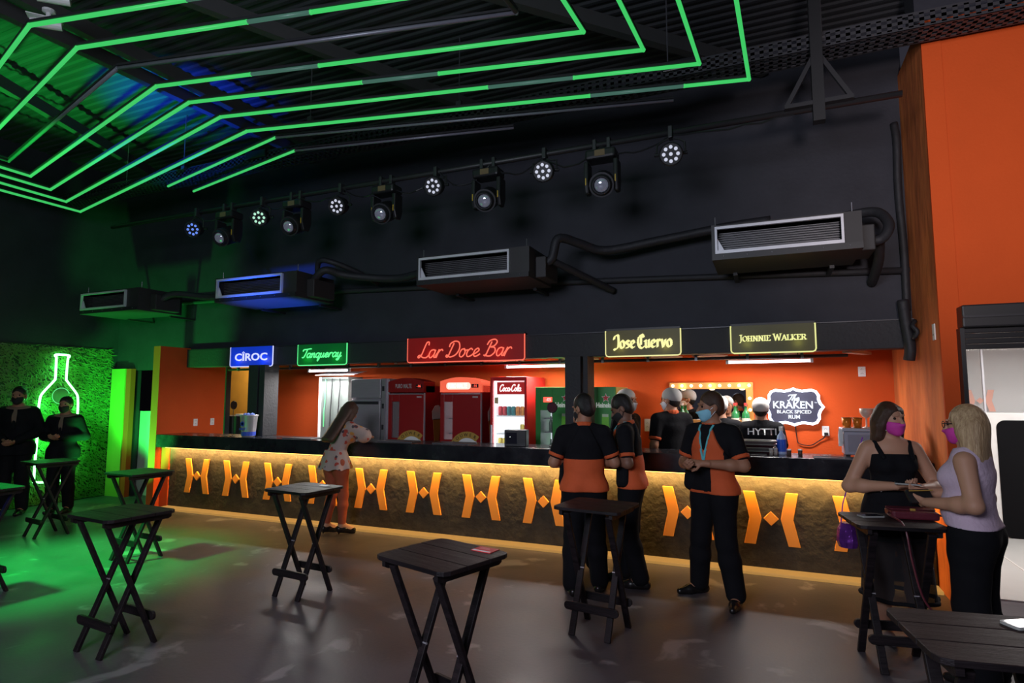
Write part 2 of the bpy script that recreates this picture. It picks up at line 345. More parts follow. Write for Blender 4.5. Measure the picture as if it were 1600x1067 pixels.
# corrugated dark roof
cm = MB(); ys = np.arange(-1.0, 6.9, .06); zz = [5.52 + (.016 if i % 2 else 0) for i in range(len(ys))]
P = [(x, y + dy, z) for y, z in zip(ys, zz) for dy in (0, .04) for x in (-10.5, 3.4)]
cm.add(P, [(2 * i, 2 * i + 1, 2 * i + 3, 2 * i + 2) for i in range(len(P) // 2 - 1)])
roof_m = pm('dark_roof_sheet', (.03, .031, .036), .55, .0, var=.12, scale=3)
struct(cm.build('ceiling', roof_m), 'dark corrugated metal roof over the hall')
struct(MB().box(-10.55, -10.4, -3.5, 6.95, 0, 5.6).build('wall_left', black_wall), 'black painted wall behind the grass panel')
wb = MB().box(-8.62, 1.36, 6.8, 6.95, 2.14, 5.6).box(-10.4, -8.62, 6.8, 6.95, 2.12, 5.6).box(-10.4, -9.97, 6.8, 6.95, 0, 2.12)
struct(wb.build('wall_back', black_wall), 'black painted wall above the bar opening')
beam = struct(MB().box(-8.6, 1.33, 6.74, 6.8, 2.14, 2.415).build('trim_1', black_rough, bevel=.006), 'black fascia beam along the top of the bar opening')
struct(MB().box(-8.6, 1.33, 6.735, 6.80, 2.415, 2.425).build('trim_2', dark_metal), 'thin strip drawn as the highlight on the top edge of the black fascia')  # paler strip stands in for the highlight along the beam's top edge
struct(MB().tube(smooth_pts([(-10.3, 6.76, 3.2), (-6, 6.76, 3.18), (-2, 6.76, 3.04), (1.32, 6.76, 2.9)], 6), .035, 8).build('trim_3', black_rough, smooth=True), 'black conduit running along the wall above the bar')
struct(MB().box(-8.75, -8.6, 6.28, 7.5, 0, 2.45).build('wall_partition', orange_wall), 'short orange partition closing the left end of the bar')
struct(MB().box(-8.6, -8.42, 6.38, 6.46, 0, .905).build('trim_4', orange_wall, bevel=.004), 'narrow orange upright at the left end of the bar front')
struct(MB().box(-7.95, 1.36, 7.9, 8.05, 0, 2.6).build('wall_rear', orange_wall), 'orange back wall of the bar')
struct(MB().box(-11.0, -7.4, 9.3, 9.45, 0, 2.6).build('wall_far', yellow_wall), 'ochre wall seen behind the left end of the bar')
struct(MB().box(-11, 1.4, 6.95, 9.3, 2.55, 2.65).build('ceiling_bar', pm('bar_ceiling', (.42, .3, .24), .8)), 'low ceiling over the bar')
# black pillars in the bar opening
struct(MB().box(-7.12, -6.93, 6.62, 6.78, 1.095, 2.14).box(-6.90, -6.80, 6.62, 6.9, 1.095, 2.14).build('trim_5', black_rough, bevel=.004), 'black pillar under the blue sign')
struct(MB().box(-2.16, -1.97, 6.62, 6.78, 1.095, 2.14).box(-1.94, -1.885, 6.62, 6.9, 1.095, 2.14).build('trim_6', black_rough, bevel=.004), 'black pillar beside the green fridges')
# doorway at the far left
struct(MB().box(-10.37, -10.02, 6.70, 6.80, 0, 2.14).build('trim_7', pm('lime_jamb_paint', (.28, .42, .05), .7)), 'lime green door jamb beside the grass panel')
struct(MB().box(-10.02, -9.9, 6.72, 6.80, 0, 2.14).build('trim_8', orange_wall), 'orange inner side of the door jamb')
struct(MB().box(-11.8, -8.8, 7.7, 7.8, 0, 2.6).build('wall_passage', black_wall))
dl = thing('door_1', 'green lit door leaf standing open in the passage', 'door', (-10.14, 6.99, 0)); del dl['category']; dl['kind'] = 'structure'
MB().prism(rrect(.62, 1.42, .05), (.28, 0, .71), (1, 0, 0), (0, 0, 1), (0, .04, 0)).build('door_leaf', pm('door_white_paint', (.55, .6, .5), .5), dl)
for z in (.45, 1.12): MB().cyl((-.01, -.012, z - .04), (-.01, -.012, z + .04), .014, n=8).build('hinge', grey_metal, dl)
MB().box(.5, .56, -.05, 0, .72, .76).build('door_handle', grey_metal, dl)
# right-hand side: rough orange return wall, orange front wall with shutter opening
struct(MB().box(1.33, 1.40, 5.88, 8.05, 0, 4.9).build('wall_right', orange_rough), 'rough orange plastered return wall beside the bar')
struct(MB().box(1.33, 1.47, 5.85, 5.88, 0, 4.9).box(1.40, 1.47, 5.88, 6.0, 0, 4.9).box(1.47, 5.2, 5.87, 6.0, 2.40, 4.9).build('wall_front_right', orange_wall), 'tall orange wall above the roller shutter')
struct(MB().box(1.30, 5.2, 5.87, 6.2, 4.9, 5.6).build('trim_9', black_wall), 'black band above the orange wall')
sh = thing('door_2', 'black roller shutter rolled up over the bright doorway', 'door', (1.47, 5.8, 2.05)); del sh['category']; sh['kind'] = 'structure'
MB().box(-.02, 3.7, -.1, .2, .17, .35).build('shutter_box', black_metal, sh, bevel=.012)
MB().box(-.02, 3.7, -.115, -.1, .245, .262).build('box_rib', dark_metal, sh)
for k in range(4): MB().box(0, 3.7, -.03, .0, k * .043, k * .043 + .04).build('slat', black_pl, sh, bevel=.006)
MB().box(-.03, 0.0, -.05, .06, -2.05, .17).build('guide_rail', black_metal, sh)
# the bright room behind the shutter
struct(MB().box(1.5, 5.2, 9.4, 9.5, 0, 2.7).build('wall_next_room', pm('pale_grey_wall', (.5, .49, .47), .35, var=.05)), 'pale wall of the bright room beyond the shutter')
struct(MB().box(1.4, 5.2, 6.0, 9.5, 2.55, 2.65).build('ceiling_next_room', pm('white_ceiling', (.85, .84, .82), .8)), 'white ceiling of the bright room beyond the shutter')
struct(MB().box(1.47, 5.2, 6.25, 9.4, 0, .012).build('floor_next_room', pm('pale_tile_floor', (.5, .5, .48), .35, var=.05)), 'pale tiled floor beyond the shutter')
for k, x in enumerate((2.2, 3.1)):
    struct(MB().bar((x, 6.3, .014), (x + .02, 9.3, .014), .012, .004).build('trim_%d' % (10 + k), pm('floor_joint', (.75, .74, .7), .5)), 'pale joint line in the tiled floor')

# ------------------------------------------------------------------ bar counter
bar = thing('bar_counter', 'long bar counter with black top and orange lit logo front', 'bar counter', (-3.6, 6.4, 0))
X0, X1 = -8.42 + 3.6, 1.32 + 3.6
gm = MB(); nx, nz = 240, 22; g = rng.normal(0, .0035, (nx + 1, nz + 1))
V = [(X0 + (X1 - X0) * i / nx, g[i, j], .02 + .89 * j / nz) for i in range(nx + 1) for j in range(nz + 1)]
gm.add(V, [(i * (nz + 1) + j, (i + 1) * (nz + 1) + j, (i + 1) * (nz + 1) + j + 1, i * (nz + 1) + j + 1) for i in range(nx) for j in range(nz)])
gm.box(X0, X1, .012, .25, .0, .905)
gm.build('front_panel', panel_m, bar, smooth=True)
MB().box(-8.595 + 3.6, 1.325 + 3.6, -.12, .42, .905, 1.095).build('countertop', counter_m, bar, bevel=.006)
MB().box(X0, X1, -.09, -.06, .898, .905).build('led_strip', glow('warm_led', (1, .55, .12), 6), bar)
MB().box(X0, X1, -.19, .0, 0, .028).build('lit_kerb', glow('amber_kerb_glow', (.92, .48, .12), .42), bar, bevel=.004)  # its glow stands in for hidden LED light on the strip below the panel
chev = [(-.245, .25), (-.14, .25), (-.085, 0), (-.145, -.25), (-.25, -.25), (-.195, 0)]
dia = [(0, .068), (.068, 0), (0, -.068), (-.068, 0)]
c0 = c1 = d0 = None
for k in range(12):
    x = -7.80 + .7795 * k + 3.6
    if k == 0:
        c0 = MB().prism(chev, (0, 0, 0), (1, 0, 0), (0, 0, 1), (0, -.022, 0)).build('chevron', logo_orange, bar, bevel=.003)
        c1 = MB().prism([(-a, b) for a, b in chev], (0, 0, 0), (1, 0, 0), (0, 0, 1), (0, -.022, 0)).build('chevron', logo_orange, bar, bevel=.003)
        d0 = MB().prism(dia, (0, 0, 0), (1, 0, 0), (0, 0, 1), (0, -.022, 0)).build('diamond', logo_orange, bar, bevel=.003)
        A = (c0, c1, d0)
    else: A = [dup(o) for o in (c0, c1, d0)]
    for o in A: o.location = (x, -.012, .50)

# ------------------------------------------------------------------ edge-lit acrylic signs
def acrylic_sign(label, x0, x1, z0, z1, col, pan, pes, fn):
    w_, h_ = x1 - x0, z1 - z0
    t = thing('acrylic_sign', label, 'sign', ((x0 + x1) / 2, 6.70, z0), 0, 'lit acrylic signs on the bar fascia')
    key = label.split()[0] + label.split()[1]
    panel = MB().prism(rrect(w_, h_, .03), (0, 0, h_ / 2), (1, 0, 0), (0, 0, 1), (0, .012, 0)).build('panel', sheer('acrylic_' + key, pan, .8, .45, emit=pan, es=pes), t)
    rim = [(-w_ / 2, h_)] + [(-w_ / 2, .03), (-w_ / 2 + .009, .009), (-w_ / 2 + .03, 0), (w_ / 2 - .03, 0), (w_ / 2 - .009, .009), (w_ / 2, .03)] + [(w_ / 2, h_)]
    MB().tube([(a, .006, b) for a, b in rim], .0085, 6).build('lit_edge', glow('edge_' + key, col, 1.0), t)
    MB().box(-w_ / 2, w_ / 2, .0, .04, h_, h_ + .022).build('top_rail', black_metal, t)
    fn(t, w_, h_, glow('letter_' + key, col, 1.1))
    for f_ in (-.3, .3): point('sign_glow', (t.location.x + f_ * w_, 6.63, z0 + .1), .4, tuple(c_ ** 1.6 for c_ in col), .04)
    return t
def f_ciroc(t, w_, h_, m):
    text('CIROC', .155, m, t, (0, -.003, h_ / 2 - .012), bold=.0035, fit=w_ * .76)
    MB().prism([(-.035, 0), (0, .028), (.035, 0), (.02, 0), (0, .014), (-.02, 0)], (-w_ * .178, -.004, h_ / 2 + .054), (1, 0, 0), (0, 0, 1), (0, .003, 0)).build('accent', m, t)
def f_script(s, frac, wid, sh=.35, hh=None):
    def f(t, w_, h_, m):
        groups = []; x = 0; al = lay(s, SCRIPT, sh); fitted, k = fit_strokes(al, w_ * frac, hh); i = 0
        for wd in s.split(' '):
            n_ = sum(len(SCRIPT[c][0]) for c in wd); strokes_mesh(fitted[i:i + n_], (0, -.002, h_ / 2), wid, .004).build('word', m, t); i += n_
    return f
def f_black(t, w_, h_, m):
    st, k = fit_strokes(lay('Jose Cuervo', BLACKL, .0), w_ * .76, .165)
    strokes_mesh(st, (0, -.002, h_ / 2 + .01), .02, .004, nib=(.026, .016), smooth=2).build('lettering', m, t)
def f_roman(t, w_, h_, m):
    st, k = fit_strokes(lay('Johnnie Walker', ROMAN, .0, small=.8), w_ * .8, .082)
    strokes_mesh(st, (0, -.002, h_ / 2 + .005), .02, .004, nib=(.0125, .006), smooth=1).build('lettering', m, t)
acrylic_sign('blue lit sign with plain white capitals, leftmost on the fascia', -7.60, -6.74, 2.125, 2.425, (.62, .66, 1.0), (.01, .06, .75), .35, f_ciroc)
acrylic_sign('green lit sign with slanted green handwriting on the fascia', -6.26, -5.38, 2.12, 2.42, (.12, 1.0, .3), (.005, .16, .03), .25, f_script('Tanqueray', .80, .017, .3, .17))
acrylic_sign('red lit sign with neon style red handwriting, widest on the fascia', -4.38, -2.70, 2.12, 2.44, (1.0, .16, .1), (.20, .008, .008), .45, f_script('Lar Doce Bar', .80, .016, .35, .21))
acrylic_sign('olive lit sign with gothic yellow letters beside the pillar', -1.69, -.85, 2.13, 2.425, (.85, .80, .33), (.07, .06, .01), .3, f_black)
acrylic_sign('dark olive lit sign with small serif capitals, rightmost', -.33, .475, 2.13, 2.42, (.80, .80, .30), (.055, .05, .01), .3, f_roman)

# ------------------------------------------------------------------ green tube rings under the roof
led = glow('green_led_tube', (.06, .72, .16), .8); led_dim = glow('green_led_dim', (.10, .26, .2), .45); tube_off = pm('unlit_tube', (.2, .2, .24), .35, .3)
KZ = .8896
def ring(pts, segs, label, mats, r=.0165):
    a = pts[0]; t = thing('light_ring', label, 'light tube', (a[0] * KZ, a[1] * KZ, 4.5), 0, 'bent light tubes hung under the roof')
    if len(pts) == 5 and mats[0] is led:      # the long run has a faded stretch
        a0, b0 = np.array(pts[2]), np.array(pts[3]); f = segs; pts = pts[:3] + [tuple(a0 + (b0 - a0) * f), tuple(a0 + (b0 - a0) * (f + .17))] + pts[3:]; mats = [led, led, led, led_dim, led, led]
    Q = [Vector((p[0] * KZ - a[0] * KZ, p[1] * KZ - a[1] * KZ, 0)) for p in pts]
    for i in range(len(Q) - 1):
        MB().cyl(Q[i], Q[i + 1], r, n=8).build('tube', mats[i], t, smooth=True)
        MB().bar(Q[i] + Vector((0, 0, r + .012)), Q[i + 1] + Vector((0, 0, r + .012)), .03, .02).build('channel', black_metal, t)
    for p in Q[1:-1]: MB().ball(p, r * 1.15, 8).build('corner_joint', mats[0], t, smooth=True)
    return t
yb = 1.2
ring([(-10.75, 2.2), (-10.80, 6.27), (-5.64, 5.07), (-.05, 6.18), (-.28, yb)], .72, 'outermost of the four bright green chevron tubes', [led, led, led, led])
ring([(-10.30, 2.0), (-10.45, 5.84), (-5.62, 4.68), (-.48, 5.69), (-.75, yb)], .60, 'second bright green chevron tube from the black wall', [led, led, led, led])
ring([(-9.95, 1.9), (-10.06, 5.39), (-5.65, 4.30), (-.93, 5.25), (-1.2, yb)], .42, 'third bright green chevron tube from the black wall', [led, led, led, led])
ring([(-9.60, 1.8), (-9.70, 4.93), (-5.66, 3.93), (-1.36, 4.77), (-1.6, yb)], .25, 'innermost of the four bright green chevron tubes', [led, led, led, led])
ring([(-9.25, 1.8), (-9.34, 4.48), (-5.69, 3.55), (-1.80, 4.30), (-2.05, yb)], 0, 'unlit grey chevron tube inside the green ones', [tube_off, tube_off, tube_off, tube_off])
ring([(-8.9, 1.8), (-8.98, 4.03), (-5.69, 3.18), (-2.22, 3.84), (-2.5, yb)], .5, 'green chevron tube next to the unlit grey one at the upper left', [led, led, led, led])
ring([(-8.5, 1.8), (-8.6, 3.58), (-5.71, 2.81), (-2.65, 3.4), (-2.9, yb)], .5, 'green chevron tube nearest the security cameras', [led, led, led, led])
ring([(-8.25, 6.0), (-5.46, 5.34), (-.81, 6.32)], 0, 'dark half lit chevron tube just outside the green ones', [led, tube_off, tube_off], .014)
ring([(-8.09, 6.31), (-5.53, 5.74), (-2.65, 6.25)], 0, 'short dark chevron tube closest to the cable tray', [led, tube_off, tube_off], .014)
# roof rafters and hangers
for k, (a, b) in enumerate((((-2.3, 4.3), (.1, 6.75)), ((-5.2, 2.4), (-2.95, 6.75)), ((-6.42, 2.2), (-6.13, 6.75)), ((-6.05, 2.2), (-5.78, 6.75)), ((-7.55, 2.7), (-9.12, 6.75)))):
    struct(MB().bar((*a, 5.25), (*b, 5.22), .09, .14).build('trim_%d' % (12 + k), pm('dark_rafter', (.05, .05, .05), .6)), 'dark steel rafter under the roof')
for k, (x, y) in enumerate(((-8.6, 5.6), (-7.2, 5.45), (-4.6, 5.0), (-2.9, 5.35), (-.75, 5.5), (.55, 5.55))):
    hgr = thing('hanger_rod', ('thin hanger rod nearest the grass wall side', 'thin hanger rod above the blue roof glow', 'thin hanger rod at the middle of the green tubes', 'thin hanger rod beside the cable tray clutter', 'thin hanger rod over the end of the dark tubes', 'thin hanger rod holding the tray by the orange wall')[k], 'hanger rod', (x, y, 4.8), 0, 'thin rods hanging from the roof')
    MB().cyl((0, 0, 0), (0, 0, .72), .006, n=6).build('rod', grey_metal, hgr)
    MB().box(-.03, .03, -.02, .02, -.05, 0).build('clip', grey_metal, hgr)

# perforated cable tray
tr = thing('cable_tray', 'long perforated black cable tray running under the roof', 'cable tray', (-3.5, 5.5, 4.66))
def lattice(mb, x0, x1, q0, q1, rows, vertical, pitch=.075):
    # strips lengthways with cross ribs, real slots in between
    wq = (q1 - q0) / (rows * 2 + 1)
    def bx(a0, a1, b0, b1):
        if vertical: mb.box(a0, a1, 0, .004, b0, b1)
        else: mb.box(a0, a1, b0, b1, 0, .004)
    for r in range(rows + 1): bx(x0, x1, q0 + 2 * r * wq, q0 + (2 * r + 1) * wq)
    n = int((x1 - x0) / pitch)
    for i in range(n): bx(x0 + i * pitch, x0 + i * pitch + pitch * .45, q0 + wq * .5, q1 - wq * .5)
tray_m = pm('tray_dark_steel', (.07, .07, .08), .4, .4)
a = MB(); lattice(a, -6.8, 7.2, 0, .26, 3, False); a.build('tray_floor', tray_m, tr)
a = MB(); lattice(a, -6.8, 7.2, 0, .14, 2, True); a.build('tray_side', tray_m, tr)
o = MB(); o.box(-6.8, 7.2, .256, .26, 0, .14); o.build('tray_back', tray_m, tr)
for k, x in enumerate((-2.6, 2.7)): MB().box(x, x + .35, -.03, .1, .06, .16).build('driver_box', black_pl, tr, bevel=.01)

# ------------------------------------------------------------------ lighting pipe with stage lights
PY = 5.5; PZ = 4.13
lp = thing('lighting_pipe', 'long black pipe carrying the stage lights above the bar', 'pipe', (-3.5, PY, PZ))
MB().cyl((-5.2, 0, 0), (4.6, 0, 0), .028, n=10).build('pipe', black_metal, lp, smooth=True)
pb = thing('pipe_bracket', 'black hanging post with triangular bracket holding the lighting pipe', 'bracket', (.49, PY, PZ))
MB().box(-.045, .045, -.10, -.01, -.15, 1.42).build('post', black_metal, pb)
MB().box(-.26, .26, -.09, -.03, -.0, .035).build('cross_bar', dark_metal, pb)
for s_ in (-1, 1): MB().bar((s_ * .24, -.06, .03), (s_ * .03, -.06, .42), .035, .035).build('brace', dark_metal, pb)
def wave(a, b, sag, n=8, j=.0):
    a = np.array(a, float); b = np.array(b, float)
    return [tuple(a + (b - a) * t + np.array([0, rng.uniform(-j, j), -sag * 4 * t * (1 - t) + rng.uniform(-j, j)])) for t in np.linspace(0, 1, n)]
cabs = [(-7.0, -6.3, .12), (-5.8, -5.2, .1), (-5.2, -4.5, .08), (-4.5, -3.9, .12), (-3.9, -3.25, .16), (-3.2, -2.6, .18), (-2.6, -2.0, .14), (-2.0, -1.4, .15), (-1.4, -.75, .12), (-.75, .3, .03)]
for k, (x0, x1, sg) in enumerate(cabs):
    tag(MB().tube(wave((x0, PY - .02, PZ - .03), (x1, PY - .02, PZ - .03), sg, 9, .012), .009, 5).build('power_cable', black_pl), 'black cable loop under the lighting pipe, ' + ('at the far left end', 'left of the green lit lamp', 'right of the green lit lamp', 'left of the middle moving head', 'right of the middle moving head', 'under the fourth round lamp', 'left of the moving head over the red sign', 'right of the moving head over the red sign', 'left of the nearest moving head', 'beside the nearest round lamp')[k], 'cable', 'black cables looped under the lighting pipe')
def par_can(label, x, z, lit, yaw, pitch):
    t = thing('par_light', label, 'stage light', (x, PY - .02, PZ), 0, 'round led stage lights on the pipe')
    MB().box(-.02, .02, -.045, .045, -.07, .045).build('clamp', dark_metal, t, bevel=.006)
    d = z - PZ
    MB().tube([(-.13, -.02, d), (-.125, -.01, d + .1), (-.08, 0, -.085), (0, 0, -.06), (.08, 0, -.085), (.125, -.01, d + .1), (.13, -.02, d)], .01, 6).build('yoke', black_metal, t)
    rot = Matrix.Rotation(yaw, 4, 'Z') @ Matrix.Rotation(pitch, 4, 'X')
    def put(o): o.matrix_local = Matrix.Translation((0, -.02, d)) @ rot; return o
    put(MB().lathe([(.0, .10), (.06, .10), (.09, .05), (.108, -.02), (.108, -.09), (.10, -.1), (.095, -.085), (.0, -.085)], n=18, axis=(0, 1, 0)).build('housing', black_metal, t, smooth=False))
    lens = put(MB().lathe([(.0, -.084), (.092, -.084), (.092, -.080), (0, -.080)], n=18, axis=(0, 1, 0)).build('lens_plate', pm('lens_plate_dark', (.03, .03, .035), .3), t))
    lm = [glow('par_white', (.75, .78, .95), .75), glow('par_green', (.5, .95, .7), .9), glow('par_blue', (.15, .3, 1.0), .9)][lit]
    for k in range(9):
        a_, rr = (0, 0) if k == 8 else (2 * PI * k / 8, .063)
        e = MB().lathe([(0, 0), (.017, 0), (.014, -.008), (0, -.008)], (rr * math.cos(a_), -.085, rr * math.sin(a_)), 8, (0, 1, 0)).build('led', lm, t); put(e)
    for s_ in (-1, 1): put(MB().cyl((s_ * .105, 0, 0), (s_ * .15, 0, 0), .016, n=8).build('knob', black_pl, t))
S9 = PY / 6.0
for k, (x, z, lit) in enumerate(((-7.51, 4.09, 2), (-6.25, 4.11, 1), (-4.92, 4.10, 0), (-3.52, 4.16, 0), (-2.15, 4.13, 0), (-.80, 4.10, 0))):
    lab = ('round blue lit stage light at the far left of the pipe', 'round greenish stage light, second from the left on the pipe', 'round stage light between two moving heads above the second air unit', 'round white stage light left of the moving head above the red sign', 'round white stage light between the two nearest moving heads', 'largest round white stage light nearest the hanging post')[k]
    par_can(lab, x * 5.48 / 5.95, 1.68 + (z - 1.68) * 5.48 / 5.95, lit, R(8 + (k < 2) * 14), R(22))
def moving_head(label, x, z, yaw):
    t = thing('moving_head_light', label, 'stage light', (x, PY, PZ), 0, 'moving head lights on the pipe')
    for s_ in (-1, 1): MB().box(s_ * .07 - .018, s_ * .07 + .018, -.04, .04, -.07, .05).build('clamp', dark_metal, t, bevel=.006)
    b = MB().box(-.15, .15, -.10, .10, -.17, -.07).build('base', black_pl, t, bevel=.025)
    MB().box(-.05, .05, -.103, -.098, -.15, -.09).build('display', pm('display_frame', (.16, .11, .06), .3), b)
    d = z - PZ
    for s_ in (-1, 1):
        a_ = MB().prism([(-.075, -.18), (.075, -.18), (.08, d + .02), (.045, d - .075), (-.045, d - .075), (-.08, d + .02)], (s_ * .145 - .022, 0, 0), (0, 1, 0), (0, 0, 1), (.044, 0, 0)).build('yoke_arm', black_pl, t, bevel=.012)
        MB().box(s_ * .145 - .005, s_ * .145 + .005, -.084, -.079, d - .0, d + .07).build('yellow_mark', pm('yellow_mark', (.5, .33, .03), .5), a_)
    rot = Matrix.Rotation(yaw, 4, 'Z') @ Matrix.Rotation(R(26), 4, 'X')
    def put(o): o.matrix_local = Matrix.Translation((0, 0, d + .03)) @ rot; return o
    h_ = put(MB().lathe([(0, .16), (.09, .15), (.115, .06), (.115, -.1), (.10, -.17), (.085, -.2), (.075, -.2), (.07, -.17), (0, -.17)], n=20, axis=(0, 1, 0)).build('head', black_pl, t))
    put(MB().lathe([(.105, -.16), (.118, -.16), (.118, -.13), (.105, -.13)], n=20, axis=(0, 1, 0)).build('front_ring', dark_metal, t))
    put(MB().ball((0, -.178, 0), (.066, .03, .066), 14).build('lens', pm('lens_glass', (.6, .62, .72), .06, .9, emit=(.6, .65, .9), es=.10), t, smooth=True))
for k, (x, z) in enumerate(((-6.89, 3.90), (-5.66, 3.92), (-4.23, 3.91), (-2.84, 3.89), (-1.51, 3.88))):
    lab = ('moving head lamp farthest from the camera, by the blue lit lamp', 'moving head lamp, second from the far left of the pipe', 'moving head lamp in the middle of the row', 'moving head lamp above the air unit over the red sign', 'largest moving head lamp, nearest the hanging post')[k]
    moving_head(lab, x * 5.45 / 5.9, 1.68 + (z - 1.68) * 5.45 / 5.9, R(10))

# ------------------------------------------------------------------ ducted air units with foam covered pipes
def air_unit(label, x0, x1, fx1):
    t = thing('air_conditioner', label, 'air conditioner', (x0, 5.7, 2.93), 0, 'ducted air units along the black wall')
    w_ = x1 - x0; f = fx1 - x0
    c = MB()
    c.box(0, w_, .02, .72, 0, .012).box(0, w_, .02, .72, .318, .33).box(0, .012, .02, .72, .012, .318).box(w_ - .012, w_, .02, .72, .012, .318).box(.012, w_ - .012, .70, .72, .012, .318)
    c.box(f, w_ - .012, .02, .03, .012, .318)
    c.build('casing', pm('charcoal_casing', (.028, .026, .027), .55), t)
    MB().box(0, w_, 0, .02, 0, .055).box(0, .03, 0, .02, .055, .33).build('black_flange', black_metal, t)
    fr = MB().box(.03, f, -.012, .02, .055, .085).box(.03, f, -.012, .02, .285, .31).box(.03, .05, -.012, .02, .085, .285).box(f - .02, f, -.012, .02, .085, .285)
    fr.prism([(0, 0), (.06, 0), (0, .12)], (.05, .02, .085), (1, 0, 0), (0, 0, 1), (0, .01, 0))
    fr.build('white_frame', white_trim, t)
    MB().box(.05, f - .02, .16, .2, .085, .285).build('coil', pm('coil_fins', (.10, .10, .105), .4, .5, stretch=(60, 1, 60)), t)
    for k in range(9): MB().box(.05, f - .02, .10, .13, .098 + k * .021, .102 + k * .021).build('fin', pm('fin_grey', (.2, .2, .21), .4, .4), t)
    for x in (0.03, w_ - .06): MB().cyl((x, .1, .33), (x, .1, .43), .006, n=6).build('hanger', grey_metal, t)
    for k in range(6): MB().ball((.1 + k * (w_ - .2) / 5, -.001, .03), .006, 6).build('screw', grey_metal, t)
    for x in (.15, w_ - .2): MB().box(x, x + .04, .66, 1.1, -.03, .0).build('wall_bracket', black_metal, t)
    MB().box(w_, w_ + .12, .2, .6, .02, .25).build('side_box', pm('charcoal_casing', (.028, .026, .027), .55), t, bevel=.01)
    return t
air_unit('nearest air unit, at the right beside the orange wall', -.42, .80, .66)
air_unit('air unit hanging above the red sign', -3.62, -2.25, -2.47)
air_unit('air unit with blue lit underside', -6.80, -5.40, -5.62)
air_unit('farthest air unit, green lit, above the doorway', -9.68, -8.36, -8.62)
def hose(label, pts, r=.05):
    tag(MB().tube(smooth_pts(pts, 6), r, 9).build('insulated_pipe', black_foam, smooth=True), label, 'pipe', 'foam covered refrigerant pipes')
hose('black foam pipe looping up beside the nearest air unit', [(.80, 6.0, 3.05), (.98, 6.0, 3.06), (1.05, 6.05, 3.2), (.98, 6.2, 3.36), (.75, 6.3, 3.38), (.2, 6.35, 3.32), (-.2, 6.4, 3.28)], .045)
hose('black pipe dropping down from the nearest air unit', [(.98, 6.1, 3.1), (1.0, 6.3, 2.95), (1.0, 6.55, 2.85), (1.0, 6.76, 2.80)], .045)
hose('long foam pipe joining the air unit over the red sign to the nearest one', [(-2.25, 6.0, 3.12), (-2.1, 6.0, 3.16), (-2.02, 6.0, 3.38), (-1.85, 6.2, 3.36), (-1.6, 6.4, 3.3), (-1.0, 6.5, 3.38), (-.3, 6.5, 3.45), (.1, 6.5, 3.47)], .05)
hose('black drain pipe slanting down beside the unit over the red sign', [(-2.12, 6.0, 3.16), (-1.9, 6.3, 3.05), (-1.7, 6.6, 2.95), (-1.6, 6.75, 2.9)], .04)
hose('foam pipe running between the blue lit unit and its neighbour', [(-5.4, 6.0, 3.15), (-5.2, 6.0, 3.3), (-5.0, 6.2, 3.25), (-4.4, 6.4, 3.2), (-3.9, 6.3, 3.22), (-3.6, 6.2, 3.2)], .05)
hose('foam pipe between the two farthest air units, lit green', [(-8.3, 6.0, 3.1), (-8.1, 6.1, 3.2), (-7.6, 6.3, 3.15), (-7.0, 6.3, 3.16), (-6.8, 6.2, 3.15)], .05)
hose('black pipe coil above the blue lit unit', [(-5.4, 6.1, 3.2), (-5.3, 6.0, 3.42), (-5.1, 6.05, 3.4), (-4.9, 6.3, 3.3), (-4.8, 6.6, 3.2)], .035)
hose('thick black cable bundle climbing the corner beside the orange wall', [(1.28, 6.75, 2.5), (1.285, 6.75, 3.1), (1.27, 6.76, 3.7), (1.28, 6.75, 4.2), (1.27, 6.77, 4.4)], .035)
hose('rolled black sheet end at the right end of the fascia', [(1.26, 6.68, 2.02), (1.27, 6.66, 2.14), (1.25, 6.68, 2.4), (1.24, 6.7, 2.6)], .05)
tag(MB().tube(smooth_pts([(1.3, 6.55, 2.38), (1.27, 6.5, 2.33), (1.3, 6.48, 2.27), (1.28, 6.52, 2.22), (1.31, 6.58, 2.28), (1.29, 6.5, 2.3)], 5), .02, 6).build('tied_cloth', black_foam, smooth=True), 'knotted dark cloth tied at the right end of the fascia', 'cloth')
# security cameras at the upper left
for k, (x, y, lab) in enumerate(((-5.62, 2.9, 'left of the two white security cameras under the roof'), (-5.2, 2.72, 'right of the two white security cameras under the roof'))):
    t = thing('security_camera', lab, 'camera', (x, y, 4.9), R(-40), 'security cameras under the roof')
    MB().lathe([(0, .12), (.05, .12), (.05, .1), (.02, .09), (.02, .02), (0, .02)], n=12).build('mount', white_pl, t)
    MB().cyl((0, .1, .0), (0, -.12, -.02), .04, n=14).build('housing', white_pl, t)
    MB().cyl((0, -.12, -.02), (0, -.125, -.02), .03, n=12).build('lens', black_pl, t)
    MB().box(-.045, .045, -.15, .1, .035, .042).build('sunshield', white_pl, t)

# ------------------------------------------------------------------ grass panel, neon bottle
gp = MB(); F = []; V = []
n = 15000
yy = rng.uniform(3.6, 6.68, n); zz = rng.uniform(.02, 2.47, n); ang = rng.normal(-.9, .7, n); ln = rng.uniform(.05, .11, n); tip = rng.uniform(.015, .06, n)
for i in range(n):
    dy, dz = math.cos(ang[i]) * ln[i], math.sin(ang[i]) * ln[i]; wy, wz = -dz * .09, dy * .09
    b = len(V); V += [(.012, yy[i] - wy, zz[i] - wz), (.012, yy[i] + wy, zz[i] + wz), (tip[i], yy[i] + dy, max(.01, min(2.49, zz[i] + dz)))]; F.append((b, b + 1, b + 2))
gp.add(V, F)
grass = gp.build('artificial_grass', pm('grass_blades', (.11, .26, .05), .4, var=.5, scale=9))
grass.location = (-10.4, 0, 0); grass['kind'] = 'stuff'; tag(grass, 'green artificial grass covering the wall behind the neon bottle', 'grass')
